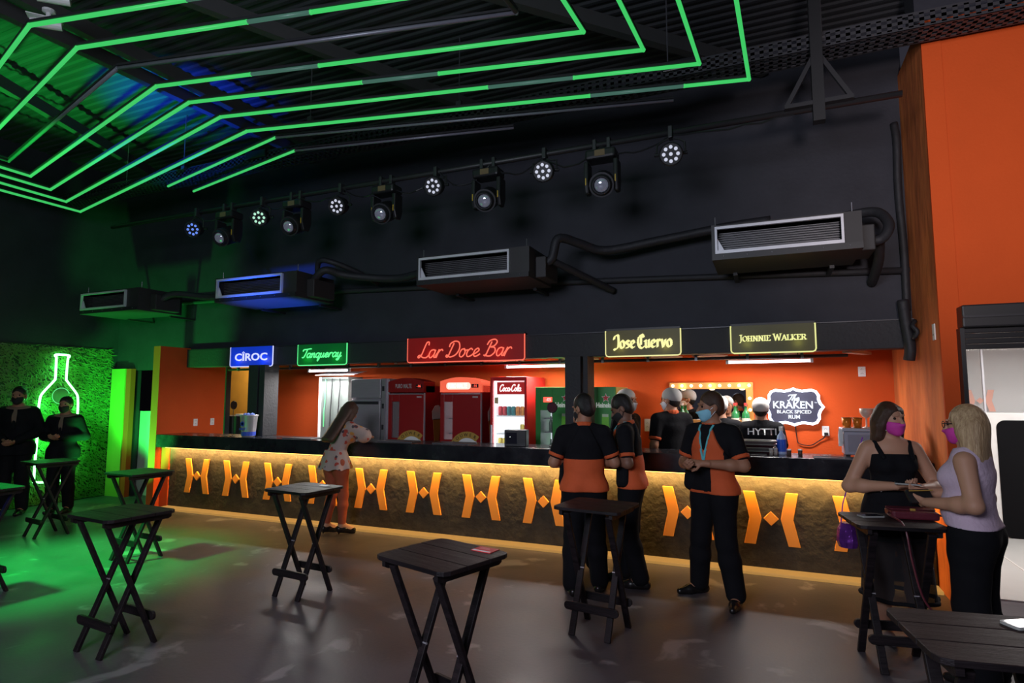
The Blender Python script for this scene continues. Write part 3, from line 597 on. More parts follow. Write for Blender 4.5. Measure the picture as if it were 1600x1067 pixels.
struct(MB().box(-10.4, -10.388, 3.5, 6.7, 0, 2.48).build('trim_17', pm('grass_backing', (.02, .04, .015), .9)), 'dark backing of the artificial grass panel')
nb = thing('neon_bottle_sign', 'green neon bottle outline glowing on the grass wall', 'neon sign', (-10.3, 5.86, .35))
half = [(.085, 1.93), (.08, 1.62), (.10, 1.56), (.24, 1.38), (.275, 1.28), (.285, 1.05), (.275, .8), (.28, .1), (.25, .02)]
pts = [(0, -a, b) for a, b in half[::-1]] + [(0, -.10, 1.95), (0, -.09, 1.98), (0, .09, 1.98), (0, .10, 1.95)] + [(0, a, b) for a, b in half] + [(0, .0, 0.0)]
neon = glow('neon_green', (.22, 1.0, .30), 6)
for y_, z_ in ((-.2, .6), (.2, .6), (-.2, 1.2), (.2, 1.2), (0, 1.8)): point('neon_bottle_light', (-10.2, 5.86 + y_, .35 + z_), 6, (.05, 1.0, .14), .06)
MB().tube(smooth_pts(pts, 4, closed=True), .016, 8, closed=True).build('neon_tube', neon, nb, smooth=True)
MB().lathe([(0, 0), (.12, 0), (.12, .012), (0, .012)], (-.02, .02, 1.33), 24, (1, 0, 0)).build('seal_disc', pm('seal_disc', (.12, .1, .07), .6), nb)
MB().tube([(.0, .02 + .125 * math.cos(t), 1.33 + .125 * math.sin(t)) for t in np.linspace(.3, 5.4, 24)], .006, 6).build('disc_edge', glow('neon_soft', (.15, .8, .3), .8), nb)
for z in (.3, .9, 1.5): MB().box(-.05, 0, -.29, -.27, z, z + .03).build('standoff', grey_metal, nb)

# ------------------------------------------------------------------ back bar: fluorescent lamps, conduit, battens
for k, (x0, x1) in enumerate(((-6.55, -5.75), (-3.2, -2.2), (-.42, .48))):
    t = thing('fluorescent_lamp', ('fluorescent tube lamp over the white cabinet', 'fluorescent tube lamp over the red drinks fridges', 'fluorescent tube lamp over the bulb framed mirror')[k], 'lamp', (x0, 7.25, 2.065), 0, 'tube lamps over the bar')
    L_ = x1 - x0
    MB().cyl((.03, 0, 0), (L_ - .03, 0, 0), .016, n=10).build('tube', glow('tube_white', (.93, .95, 1.0), 5), t, smooth=True)
    MB().box(0, L_, -.03, .03, .03, .07).build('housing', pm('lamp_housing', (.3, .28, .27), .5), t)
    for x in (0, L_ - .03): MB().box(x, x + .03, -.02, .02, -.02, .03).build('end_cap', white_pl, t)
    for x in (.15, L_ - .15): MB().cyl((x, 0, .07), (x, 0, .485), .005, n=6).build('hanger', grey_metal, t)
cd = thing('conduit', 'dark conduit pipe clipped along the bar ceiling', 'pipe', (-3.5, 7.12, 2.105))
MB().cyl((-4.6, 0, 0), (4.3, 0, 0), .018, n=8).build('pipe', dark_metal, cd, smooth=True)
for x in np.arange(-4.4, 4.3, .55): MB().box(x, x + .03, -.02, .02, -.022, .445).build('clip', grey_metal, cd)
for k, x in enumerate((-4.9, -3.5, -2.4, -1.3, -.75, .1, .8)):
    tag(MB().bar((x, 7.2, 2.155), (x + .28, 7.88, 2.17), .09, .035).build('ceiling_batten', pm('pale_batten', (.6, .5, .42), .7)), ('pale ceiling batten behind the green lettered sign', 'pale ceiling batten over the red fridges', 'pale ceiling batten over the lit drinks fridge', 'pale ceiling batten beside the black pillar', 'pale ceiling batten behind the gothic lettered sign', 'pale ceiling batten over the mirror', 'pale ceiling batten next to the rough orange wall')[k], 'batten', 'battens under the bar ceiling')

# ------------------------------------------------------------------ fridges
FY = 7.15
def arc_strip(c, r0, r1, a0, a1, n=14): return [(c[0] + r1 * math.cos(t), c[1] + r1 * math.sin(t)) for t in np.linspace(a0, a1, n)] + [(c[0] + r0 * math.cos(t), c[1] + r0 * math.sin(t)) for t in np.linspace(a1, a0, n)]
UX, UZ = (1, 0, 0), (0, 0, 1)
def red_fridge(label, x0, x1, lit):
    w_ = x1 - x0; t = thing('beer_fridge', label, 'fridge', (x0, FY, 0), 0, 'dark red beer fridges behind the bar')
    c = MB().box(0, w_, .05, .08, .1, 1.7).box(0, .03, .08, .68, .1, 1.82).box(w_ - .03, w_, .08, .68, .1, 1.82).box(0, w_, .65, .68, .1, 1.82).box(.03, w_ - .03, .08, .65, 1.72, 1.82).box(0, w_, .05, .68, 0, .1)
    c = MB().box(0, .03, .05, .68, 0, 1.82).box(w_ - .03, w_, .05, .68, 0, 1.82).box(.03, w_ - .03, .65, .68, 0, 1.82).box(.03, w_ - .03, .05, .65, 1.72, 1.82).box(.03, w_ - .03, .05, .65, 0, .1)
    c.build('cabinet', red_fr, t)
    wx0, wx1, wz0, wz1 = .10 * w_, .31 * w_, 1.09, 1.60
    d = MB().box(0, wx0, 0, .05, .1, 1.71).box(wx1, w_, 0, .05, .1, 1.71).box(wx0, wx1, 0, .05, .1, wz0).box(wx0, wx1, 0, .05, wz1, 1.71)
    door = d.build('door', red_fr, t, bevel=.003)
    MB().box(wx0, wx1, .02, .026, wz0, wz1).build('window', glass_m, door)
    MB().box(.03, w_ - .03, .50, .64, .12, 1.7).build('interior', pm('fridge_white_inside', (.8, .82, .85), .5, emit=(.85, .92, 1), es=.9) if lit else pm('fridge_dark_inside', (.06, .065, .07), .4), t)
    for z in (1.15, 1.36): MB().box(.03, w_ - .03, .2, .48, z, z + .012).build('wire_shelf', grey_metal, t)
    hd = MB().prism([(0, 0), (w_, 0), (w_, .15)] + [(w_ * (1 - k / 8), .15 + .055 * math.sin(PI * k / 8)) for k in range(1, 8)] + [(0, .15)], (0, -.01, 1.73), UX, UZ, (0, .3, 0))
    head = hd.build('header', pm('header_lit_red', (.7, .05, .03), .4, emit=(1.0, .16, .08), es=.75) if lit else pm('header_red', (.26, .012, .012), .35), t)
    if lit: MB().prism(rrect(w_ * .6, .095, .04, 5), (w_ * .46, -.012, 1.815), UX, UZ, (0, .003, 0)).build('lit_plate', glow('header_glow', (1.0, .78, .66), 1.1), head)
    text('PURO MALTE', .085, glow('header_text_hot', (1, .95, .9), 1.4) if lit else pm('header_text', (.5, .42, .42), .5), head, (w_ * .44, -.016, 1.815), fit=w_ * .46, bold=.001)
    MB().box(w_ * .78, w_ * .95, -.013, -.009, 1.79, 1.84).build('display', black_pl, head)
    text('-16', .05, glow('display_red', (1, .1, .06), 1.6), head, (w_ * .865, -.016, 1.815))
    MB().box(0.01, w_ - .01, -.006, .0, 1.700, 1.714).build('chrome_strip', steel, t)
    MB().box(w_ * .8, w_ * .93, -.003, 0, 1.655, 1.675).build('badge', pm('badge_grey', (.5, .45, .45), .4), door)
    cx, cz = w_ * .68, .93
    MB().prism(arc_strip((cx, cz), 0.0, .2, 0, PI), (0, -.004, 0), UX, UZ, (0, .002, 0)).build('white_print', white_m, door)
    MB().prism([p for p in arc_strip((cx, cz), .19, .275, .85, PI) if p[0] <= w_ - .002], (0, -.008, 0), UX, UZ, (0, .003, 0)).build('gold_arc', gold_m, door)
    for ch, a_ in zip('BROUWER', np.linspace(2.85, 1.05, 7)):
        px_, pz_ = cx + .232 * math.cos(a_), cz + .232 * math.sin(a_)
        if px_ < w_ - .02: text(ch, .06, black_pl, door, (px_, -.011, pz_), rot=(PI / 2, -(a_ - PI / 2), 0), ext=.001, name='letter')
    MB().box(0.0, .09, -.004, -.001, .95, 1.06).build('cream_print', cream_m, door)
    MB().box(w_, w_ + .006, -.005, .03, .1, 1.72).build('door_gasket', pm('gasket_grey', (.5, .48, .5), .5), t)
    # printed glass of beer on the cabinet side
    side = [(.30, .95), (.40, .95), (.47, 1.35), (.25, 1.35)]
    MB().prism(side, (w_, 0, 0), (0, 1, 0), UZ, (.003, 0, 0)).build('beer_print', pm('beer_amber', (.35, .12, .02), .5), t)
    MB().prism([(.24, 1.34), (.48, 1.34), (.5, 1.47), (.4, 1.55), (.3, 1.54), (.22, 1.46)], (w_, 0, 0), (0, 1, 0), UZ, (.003, 0, 0)).build('foam_print', pm('beer_foam', (.5, .42, .36), .6), t)
red_fridge('dark red beer fridge with unlit header beside the steel fridge', -4.98, -4.39, False)
red_fridge('red beer fridge with brightly lit header and window', -4.13, -3.51, True)
# bright soft drinks fridge with a glass door
t = thing('drinks_fridge', 'bright glass door drinks fridge full of cans, red frame', 'fridge', (-3.37, FY, 0)); w_ = .52
MB().box(0, .035, 0, .7, 0, 1.93).box(w_ - .035, w_, 0, .7, 0, 1.93).box(.035, w_ - .035, 0, .7, 1.88, 1.93).box(.035, w_ - .035, 0, .7, 0, .1).box(.035, w_ - .035, .67, .7, .1, 1.88).build('cabinet', red_coke, t, bevel=.004)
lit_in = pm('lit_white_liner', (.85, .88, .9), .5, emit=(.88, .94, 1), es=.75)
MB().box(.035, .045, .04, .67, .1, 1.88).box(w_ - .045, w_ - .035, .04, .67, .1, 1.88).box(.045, w_ - .045, .655, .67, .1, 1.88).build('liner', lit_in, t)
MB().box(.045, .06, .03, .05, .12, 1.86).build('light_strip', glow('fridge_led', (.92, .96, 1), 4), t)
hd = MB().box(.1, w_ - .04, -.004, .03, 1.70, 1.86).build('header', pm('header_coke', (.55, .02, .02), .4, emit=(.7, .03, .03), es=.25), t)
st, k = fit_strokes(lay('Coca-Cola', SCRIPT, .25), .3, .085); strokes_mesh(st, (w_ / 2 + .035, -.008, 1.785), .013, .003).build('lettering', glow('coke_white', (1, .95, .95), 1.0), hd)
for z in (1.42, 1.185, 1.0, .8, .55, .3): MB().box(.045, w_ - .045, .1, .62, z - .012, z).build('shelf', glow('shelf_white', (.85, .9, .95), .5), t)
MB().box(.035, w_ - .035, .0, .008, .1, 1.70).build('glass_door', glass_m, t)
MB().box(.012, .03, -.03, .0, .7, 1.3).build('handle', steel, t)
for z in (1.3,): MB().box(w_ * .12, w_ * .22, -.001, .0, 1.58, 1.66).build('sticker', cream_m, t)
can_cols = dict(red=(.6, .03, .04), teal=(.03, .3, .3), orange=(.8, .3, .03), yellow=(.8, .62, .1), blue=(.05, .15, .6), green=(.2, .5, .1))
can0 = {}
def can(colr, loc, label):
    if colr not in can0:
        mb = MB().lathe([(0, 0), (.026, 0), (.031, .008), (.031, .105), (.025, .118), (.025, .122), (0, .12)], n=10)
        o = mb.build('drink_can', pm('can_' + colr, can_cols[colr], .3, .3, var=.3, scale=30, emit=can_cols[colr], es=0), None, smooth=True); can0[colr] = o
    else: o = can0[colr].copy(); COL.objects.link(o)
    o.location = loc; tag(o, label, 'can', 'cans inside the bright drinks fridge'); return o
for zi, (z, cols, nm) in enumerate(((1.42, ['red', 'red', 'teal', 'teal', 'orange', 'orange', 'green'], 'upper'), (1.185, [None, None, None, None, None, 'yellow', 'yellow'], 'narrow'), (1.0, ['yellow', 'yellow', 'red', 'yellow', 'yellow', 'blue', 'blue'], 'middle'), (.8, ['red', 'red', 'teal', 'yellow', 'yellow', 'blue', 'blue'], 'lower'))):
    for i, cn in enumerate(cols):
        if cn:
            for dy in (.17,): can(cn, (-3.37 + .075 + i * .0625, FY + dy, z), '%s drink can on the %s shelf of the bright glass door fridge' % (cn, nm))
# green beer fridges
def green_fridge(label, x0, x1, side_m):
    w_ = x1 - x0; t = thing('beer_fridge', label, 'fridge', (x0, FY, 0), 0, 'green beer fridges behind the bar')
    MB().box(0, .03, .05, .68, 0, 1.79).box(w_ - .03, w_, .05, .68, 0, 1.79).box(.03, w_ - .03, .65, .68, 0, 1.79).box(.03, w_ - .03, .05, .65, 1.7, 1.79).box(.03, w_ - .03, .05, .65, 0, .1).build('cabinet', side_m, t)
    wx0, wx1, wz0, wz1 = .12 * w_, .42 * w_, .6, 1.50
    door = MB().box(0, wx0, 0, .05, .05, 1.79).box(wx1, w_, 0, .05, .05, 1.79).box(wx0, wx1, 0, .05, .05, wz0).box(wx0, wx1, 0, .05, wz1, 1.79).build('door', green_fr, t, bevel=.004)
    MB().box(wx0, wx1, .02, .026, wz0, wz1).build('window', glass_m, door)
    MB().box(.03, w_ - .03, .5, .64, .12, 1.68).build('interior', pm('fridge_white_inside', (.8, .82, .85), .5, emit=(.85, .92, 1), es=.9), t)
    for z in (.9, 1.2, 1.38): MB().box(.03, w_ - .03, .25, .48, z, z + .012).build('wire_shelf', grey_metal, t)
    MB().box(w_ * .2, w_ * .42, -.004, 0, 1.60, 1.665).build('display', pm('display_red', (.6, .03, .03), .4, emit=(1, .05, .04), es=.7), door)
    text('-05', .055, glow('display_white', (1, .9, .9), 1.0), door, (w_ * .33, -.007, 1.632))
    star = [(math.sin(k * PI / 5) * (.046 if k % 2 == 0 else .019), math.cos(k * PI / 5) * (.046 if k % 2 == 0 else .019)) for k in range(10)]
    MB().prism([(a * 1.25, b * 1.25) for a, b in star], (w_ * .75, -.004, 1.655), UX, UZ, (0, .003, 0)).build('star_edge', white_m, door)
    MB().prism(star, (w_ * .75, -.008, 1.655), UX, UZ, (0, .003, 0)).build('red_star', pm('star_red', (.55, .02, .02), .4), door)
    text('Heineken', .085, glow('print_white', (.8, .85, .8), .35), door, (w_ * .74, -.006, 1.565), fit=w_ * .48, bold=.002)
    bt = [(-.10, .55), (.10, .55), (.10, 1.10), (.085, 1.2), (.045, 1.32), (.04, 1.46), (-.04, 1.46), (-.045, 1.32), (-.085, 1.2), (-.10, 1.10)]
    bo = MB().prism(bt, (w_ * .73, -.004, 0), UX, UZ, (0, .003, 0)).build('bottle_print', pm('bottle_print_green', (.13, .42, .04), .3, var=.4, emit=(.13, .42, .04), es=.12), door)
    MB().prism([(.078 * math.cos(a_), .06 * math.sin(a_)) for a_ in np.linspace(0, 2 * PI, 20)[:-1]], (w_ * .73, -.008, 1.02), UX, UZ, (0, .003, 0)).build('oval_label', pm('label_pale', (.5, .62, .45), .4), bo)
    MB().prism([(a * .55, b * .55) for a, b in star], (w_ * .73, -.011, 1.035), UX, UZ, (0, .003, 0)).build('red_star', pm('star_red', (.55, .02, .02), .4), bo)
    text('Heineken', .04, black_pl, bo, (w_ * .73, -.011, 1.0), fit=.13)
    MB().prism([(-.038, 0), (.038, 0), (.038, .035), (-.038, .035)], (w_ * .73, -.007, 1.425), UX, UZ, (0, .003, 0)).build('cap_print', pm('label_pale', (.5, .62, .45), .4), bo)
    for i in range(3):
        for z in (.912, 1.212):
            b_ = MB().lathe([(0, 0), (.028, 0), (.028, .11), (.011, .16), (.011, .2), (0, .2)], (x0 + .09 + i * .06, FY + .33, z), 8).build('beer_bottle', pm('bottle_dark_green', (.02, .09, .02), .2), None, smooth=True)
            tag(b_, 'small beer bottle on a wire shelf behind the window of the %s' % ('left green fridge' if x0 < -2.5 else 'right green fridge'), 'bottle', 'bottles in the green fridges')
green_fridge('green beer fridge with bottle print, left of the black pillar', -2.73, -2.19, green_fr)
green_fridge('green beer fridge with pale side, right of the black pillar', -2.17, -1.69, pm('pale_yellow_side', (.55, .45, .15), .5))
# stainless fridge, white cabinet, wire rack
t = thing('steel_fridge', 'tall brushed stainless steel fridge left of the red ones', 'fridge', (-5.64, FY, 0))
MB().box(0, .64, .04, .7, 0, 1.93).build('cabinet', steel, t, bevel=.006)
MB().box(.0, .52, 0, .04, .9, 1.62).build('door', steel, t, bevel=.006); MB().box(0, .52, 0, .04, 1.65, 1.92).build('door', steel, t, bevel=.006); MB().box(0, .52, 0, .04, .05, .88).build('door', steel, t, bevel=.006)
MB().box(.54, .60, .0, .04, .05, 1.93).build('hinge_strip', pm('strip_steel', (.5, .48, .5), .4, .7), t)
for z in (.95, 1.2, 1.5, 1.75): MB().box(.555, .585, -.012, .0, z, z + .07).build('latch', dark_metal, t)
MB().box(.03, .49, -.015, 0, 1.56, 1.60).build('handle', dark_metal, t)
t = thing('white_cabinet', 'pale white cold cabinet behind the woman in floral blouse', 'cabinet', (-6.55, 7.5, 0))
MB().box(0, .56, .02, .38, 0, 1.98).build('body', pm('pale_cabinet', (.11, .13, .125), .5), t, bevel=.005)
MB().box(.0, .035, 0, .02, 0, 1.98).build('white_edge', pm('bright_edge', (.85, .85, .85), .4), t)
for k, x in enumerate((.14, .27, .42)): MB().tube(wave((x, -.005, 1.95), (x - .03, -.005, 1.2), 0, 8, .008), .008, 5).build('cable', black_pl if k else pm('green_neon_reflection', (.1, .6, .2), .5, emit=(.1, .8, .2), es=.3), t)  # the first, green line is a painted neon reflection; the dark ones are cables
wr = thing('wire_rack', 'silver wire rack lying on top of the pale cabinet', 'rack', (-6.5, 7.35, 2.0))
for k in range(14): MB().cyl((k * .055, 0, 0), (k * .055 + .02, .3, .06), .004, n=5).build('wire', steel, wr)
for y in (0, .1, .2, .3): MB().cyl((0, y, y * .2), (.75, y, y * .2), .005, n=5).build('rail', steel, wr)
t = thing('low_cabinet', 'black low cabinet with white top at the left end of the bar', 'cabinet', (-8.55, 7.9, 0))
MB().box(-1.0, .5, 0, .5, 0, 1.32).build('body', black_rough, t, bevel=.006); MB().box(-.2, .5, -.02, .52, 1.32, 1.36).build('top', white_pl, t, bevel=.004)

# ------------------------------------------------------------------ rear wall: mirror with bulbs, oval neon sign, sockets
mr = thing('bulb_mirror', 'mirror framed with warm round bulbs on the orange wall', 'mirror', (-.65, 7.88, 1.30))
mw, mh, fw = 1.0, .55, .085
MB().box(-mw / 2 + fw, mw / 2 - fw, -.012, .0, fw, mh - fw).build('glass', mirror_m, mr)
fm = pm('mirror_frame_gilt', (.45, .2, .05), .3, .4)
for (x0, x1, z0, z1) in ((-mw / 2, mw / 2, mh - fw, mh), (-mw / 2, mw / 2, 0, fw), (-mw / 2, -mw / 2 + fw, fw, mh - fw), (mw / 2 - fw, mw / 2, fw, mh - fw)):
    MB().box(x0, x1, -.03, .0, z0, z1).build('frame_side', fm, mr, bevel=.004)
bulb_m = glow('warm_bulb', (1.0, .72, .28), 9)
bp_ = [(-mw / 2 + .045 + k * (mw - .09) / 8, mh - .042) for k in range(9)] + [(s_ * (mw / 2 - .042), z) for s_ in (-1, 1) for z in (.07, .21, .35)]
for x, z in bp_: MB().ball((x, -.045, z), .02, 8).build('bulb', bulb_m, mr, smooth=True)
for k in range(3): point('mirror_bulbs_light', (-1.0 + k * .36, 7.72, 1.80), 1.6, (1, .6, .25), .05)
for k, x in enumerate((-1.10, -.98, -.36, -.24)):
    t = thing('gin_bottle', ('green labelled bottle left of the pair beside the man in a hair net', 'green labelled bottle right of the pair beside the man in a hair net', 'green bottle with red seal, left of the pair near the mirror edge', 'green bottle with red seal, right of the pair near the mirror edge')[k], 'bottle', (x, 7.7, 1.305), 0, 'green bottles on the shelf under the mirror')
    MB().lathe([(0, 0), (.045, 0), (.047, .01), (.047, .13), (.04, .17), (.018, .2), (.016, .25), (.02, .252), (.02, .262), (0, .262)], n=14).build('glass', pm('bottle_green_glass', (.03, .22, .07), .1, trans=.3), t, smooth=True)
    MB().lathe([(.048, .03), (.048, .11), (.0475, .11), (.0475, .03)], n=14).build('label', pm('bottle_label', (.6, .55, .45), .6), t)
    MB().cyl((0, 0, .25), (0, 0, .29), .02, n=10).build('cap', pm('cap_pale', (.65, .5, .45), .5) if k < 2 else pm('cap_red', (.5, .03, .03), .4), t)
tag(MB().box(-1.2, -.1, 7.6, 7.88, 1.27, 1.30).build('wall_shelf', black_pl, bevel=.004), 'black shelf under the bulb framed mirror', 'shelf')
ks = thing('neon_badge_sign', 'white neon edged badge sign with white lettering on the orange wall', 'neon sign', (.29, 7.84, 1.55))
q = [(0, 1), (.10, .93), (.3, .86), (.62, .92), (.76, .84), (.85, .62), (.84, .42), (.90, .18), (1, 0)]
outl = q + [(a, -b) for a, b in q[-2::-1]] + [(-a, -b) for a, b in q[1:]] + [(-a, b) for a, b in q[-2:0:-1]]
outl = [(a * .315, b * .215) for a, b in outl]
MB().prism(outl, (0, .01, 0), UX, UZ, (0, .02, 0)).build('panel', pm('navy_panel', (.035, .035, .06), .4), ks)
MB().tube([(a, 0, b) for a, b in outl], .016, 7, closed=True).build('neon_edge', glow('neon_white', (.82, .86, 1.0), 3.5), ks, smooth=True)
km = glow('neon_letters', (.85, .9, 1.0), 1.1)
st, k = fit_strokes(lay('The', SCRIPT, .35), .13, .07); strokes_mesh(st, (0, .002, .11), .013, .004).build('lettering', km, ks)
text('KRAKEN', .12, km, ks, (-.01, .002, .02), bold=.003, fit=.43); text('BLACK SPICED', .055, km, ks, (0, .002, -.06), bold=.0015, fit=.37); text('RUM', .062, km, ks, (0, .002, -.12), bold=.002, fit=.125); text('TM', .022, km, ks, (.235, .002, .05))
point('badge_sign_light', (.29, 7.7, 1.55), 2.2, (.75, .82, 1.0), .15)
def socket(label, loc, rz, n=2, hgt=.115):
    t = thing('wall_socket', label, 'socket', loc, rz, 'white wall sockets')
    MB().box(-.038, .038, -.01, 0, -hgt / 2, hgt / 2).build('plate', white_pl, t, bevel=.004)
    for k in range(n):
        for s_ in (-1, 0, 1): MB().cyl((s_ * .011, -.0105, -.025 + k * .05 + (.006 if s_ == 0 else 0)), (s_ * .011, -.0125, -.025 + k * .05 + (.006 if s_ == 0 else 0)), .0035, n=6).build('hole', black_pl, t)
    return t
socket('white socket on the orange partition nearer the camera', (-8.6, 6.95, 1.25), R(90)); socket('white socket on the orange partition farther back', (-8.6, 7.27, 1.25), R(90))
sk = socket('white socket with a black plug below the badge sign', (.62, 7.9, 1.27), 0)
MB().box(-.02, .02, -.05, -.012, -.045, -.015).build('plug', black_pl, sk, bevel=.004)
socket('white plate high on the orange wall near the corner', (1.02, 7.9, 1.96), 0); socket('white box on the orange wall behind the man in a hair net', (-1.45, 7.9, 1.30), 0, 2, .16)
socket('white switch plate on the rough orange return wall', (1.33, 6.02, 2.22), R(-90), 1, .14)
tag(MB().tube(smooth_pts([(.30, 7.86, 1.33), (.31, 7.88, 1.2), (.33, 7.88, 1.12), (.45, 7.88, 1.10), (.55, 7.88, 1.16), (.60, 7.87, 1.2), (.61, 7.86, 1.245)], 6), .006, 5).build('cord', black_pl), 'thin black cord between the badge sign and its socket', 'cord')

# ------------------------------------------------------------------ things on the counter
CT = 1.095
t = thing('ice_bucket', 'silver ice bucket with blue print on the counter', 'bucket', (-6.86, 6.42, CT))
MB().lathe([(0, 0), (.085, 0), (.092, .02), (.118, .29), (.128, .30), (.128, .315), (.116, .315), (.088, .03), (0, .03)], n=24).build('pail', pm('bucket_silver', (.6, .58, .62), .3, .5), t, smooth=True)
MB().lathe([(.0965, .02), (.0995, .075), (.098, .075), (.095, .02)], n=24).build('blue_band', pm('bucket_blue', (.05, .1, .6), .4), t)
MB().lathe([(.035, 0), (.035, .002), (.02, .002), (.02, 0)], (.0, -.118, .19), 16, (0, 1, 0)).build('ring_mark', pm('bucket_blue', (.05, .1, .6), .4), t)
text('CIROC', .04, pm('bucket_blue', (.05, .1, .6), .4), t, (0, -.111, .115), bold=.001)
for k in range(5): MB().ball((.05 * math.cos(k * 1.3), .05 * math.sin(k * 1.3), .31), .035, 7).build('ice', pm('ice_blue', (.25, .35, .9), .2), t)
def paddle(label, x, y):
    t = thing('round_marker', label, 'marker', (x, y, CT), 0, 'round markers on thin stands on the counter')
    MB().lathe([(0, 0), (.04, 0), (.04, .008), (0, .008)], n=14).build('base', black_metal, t)
    MB().cyl((0, 0, 0), (0, 0, .40), .004, n=6).build('stem', dark_metal, t)
    MB().lathe([(0, 0), (.055, 0), (.055, .012), (0, .012)], (0, 0, .45), 20, (0, 1, 0)).build('disc', pm('disc_maroon', (.07, .01, .02), .3), t)
    MB().tube([(.06 * math.cos(a_), .006, .45 + .06 * math.sin(a_)) for a_ in np.linspace(0, 2 * PI, 20)[:-1]], .005, 5, closed=True).build('rim', black_metal, t)
paddle('round dark marker on a thin stand beside the ice bucket', -7.22, 6.46); paddle('round maroon marker on a thin stand before the green fridge', -2.3, 6.56)
t = thing('card_terminal', 'black box shaped order terminal on the counter before the bright fridge', 'terminal', (-2.72, 6.5, CT), R(10))
MB().box(-.13, .13, -.08, .08, 0, .19).build('body', black_pl, t, bevel=.008); MB().box(-.11, .02, -.083, -.079, .03, .16).build('screen', pm('screen_dark', (.02, .02, .03), .08), t); MB().ball((-.06, -.084, .11), .004, 6).build('led', glow('white_dot', (1, 1, 1), 2), t)
def mat_(label, x, y, w_, d_):
    t = thing('bar_mat', label, 'mat', (x, y, CT), 0, 'rubber mats on the counter')
    MB().prism(rrect(w_, d_, .015), (0, 0, 0), (1, 0, 0), (0, 1, 0), (0, 0, .008)).build('pad', black_pl, t)
    for k in range(2): MB().box(-w_ / 2, w_ / 2, (-1) ** k * (d_ / 2) - .006, (-1) ** k * (d_ / 2) + .006, 0, .014).build('lip', pm('mat_lip', (.1, .1, .11), .4), t)
mat_('black bar mat on the counter before the dark red fridge', -4.35, 6.5, .5, .22); mat_('black bar mat on the counter before the lit red fridge', -3.55, 6.5, .5, .22); mat_('black bar mat on the counter near the steel caddy', .60, 6.36, .42, .16); mat_('black bar mat on the counter in front of the stacked trays', -.22, 6.4, .4, .18); mat_('black bar mat on the counter left of the woman in floral blouse', -5.9, 6.45, .5, .2)
for k in range(4):
    z = CT + k * .033
    t = thing('serving_tray', ('lowest tray of the stack on the counter', 'second tray from the bottom of the stack on the counter', 'third tray from the bottom of the stack on the counter', 'topmost tray of the stack on the counter')[k], 'tray', (-.10, 6.64, z), R((0, 3, -2, 4)[k]), 'stacked serving trays')
    o_ = rrect(.34, .26, .05); i_ = rrect(.28, .2, .04)
    mb = MB(); n_ = len(o_); mb.add([(a, b, .03) for a, b in o_] + [(a, b, .004) for a, b in i_] + [(a, b, .0) for a, b in i_] + [(a, b, .034) for a, b in o_],
        [(i, (i + 1) % n_, n_ + (i + 1) % n_, n_ + i) for i in range(n_)] + [tuple(range(n_, 2 * n_))] + [(3 * n_ + i, 3 * n_ + (i + 1) % n_, 2 * n_ + (i + 1) % n_, 2 * n_ + i) for i in range(n_)] + [tuple(range(3 * n_ - 1, 2 * n_ - 1, -1))])
    mb.build('pan', pm('tray_maroon', (.09, .03, .04), .3) if k % 2 == 0 else pm('tray_grey', (.4, .38, .38), .35, .4), t)
    MB().tube([(a, b, .032) for a, b in o_], .005, 5, closed=True).build('rim', pm('tray_rim', (.6, .58, .58), .3, .5), t)
t = thing('blue_bottle', 'clear bottle with blue label and white cap on the counter', 'bottle', (.12, 6.62, CT))
MB().lathe([(0, 0), (.042, 0), (.044, .01), (.044, .15), (.038, .185), (.017, .215), (.016, .25), (0, .25)], n=16).build('glass', pm('bottle_pale_blue', (.5, .62, .9), .1), t, smooth=True)
MB().lathe([(.045, .03), (.045, .15), (.0445, .15), (.0445, .03)], n=16).build('label', pm('label_blue', (.03, .12, .7), .4), t); MB().cyl((0, 0, .235), (0, 0, .275), .022, n=12).build('cap', white_pl, t)
for k, (x, y) in enumerate(((.02, 6.50), (.06, 6.54), (.18, 6.46), (.28, 6.50))):
    t = thing('shot_glass', ('small jar at the left end of the row before the blue bottle', 'second small jar from the left before the blue bottle', 'small dark jar with white lid right of the blue bottle', 'small dark jar with white lid at the right end of the row')[k], 'jar', (x, y, CT), 0, 'small jars on the counter')
    MB().lathe([(0, 0), (.019, 0), (.021, .055), (0, .055)], n=10).build('body', pm('jar_dark', (.1, .06, .05), .2) if k > 1 else pm('jar_pale', (.6, .55, .5), .2), t, smooth=True); MB().cyl((0, 0, .055), (0, 0, .066), .021, n=10).build('lid', white_pl, t)
t = thing('bar_caddy', 'grey steel bar caddy at the right end of the counter', 'caddy', (.86, 6.6, CT))
MB().box(-.2, .22, -.13, .13, .03, .25).build('box', pm('caddy_steel', (.42, .42, .5), .35, .5), t, bevel=.008); MB().box(-.215, .235, -.145, .145, .25, .28).build('lid', pm('caddy_lid', (.5, .5, .56), .35, .4), t, bevel=.006)
MB().box(-.17, .19, -.134, -.130, .06, .22).build('front_panel', pm('caddy_front', (.36, .36, .43), .3, .5), t)
for x in (-.17, .19): MB().box(x - .02, x + .02, -.1, .1, 0, .03).build('foot', black_pl, t)
for k in range(7): MB().box(-.24, -.205, -.1 + k * .012, -.098 + k * .012, .15 - k * .008, .27 - k * .01).build('straw_sleeve', white_pl, t)
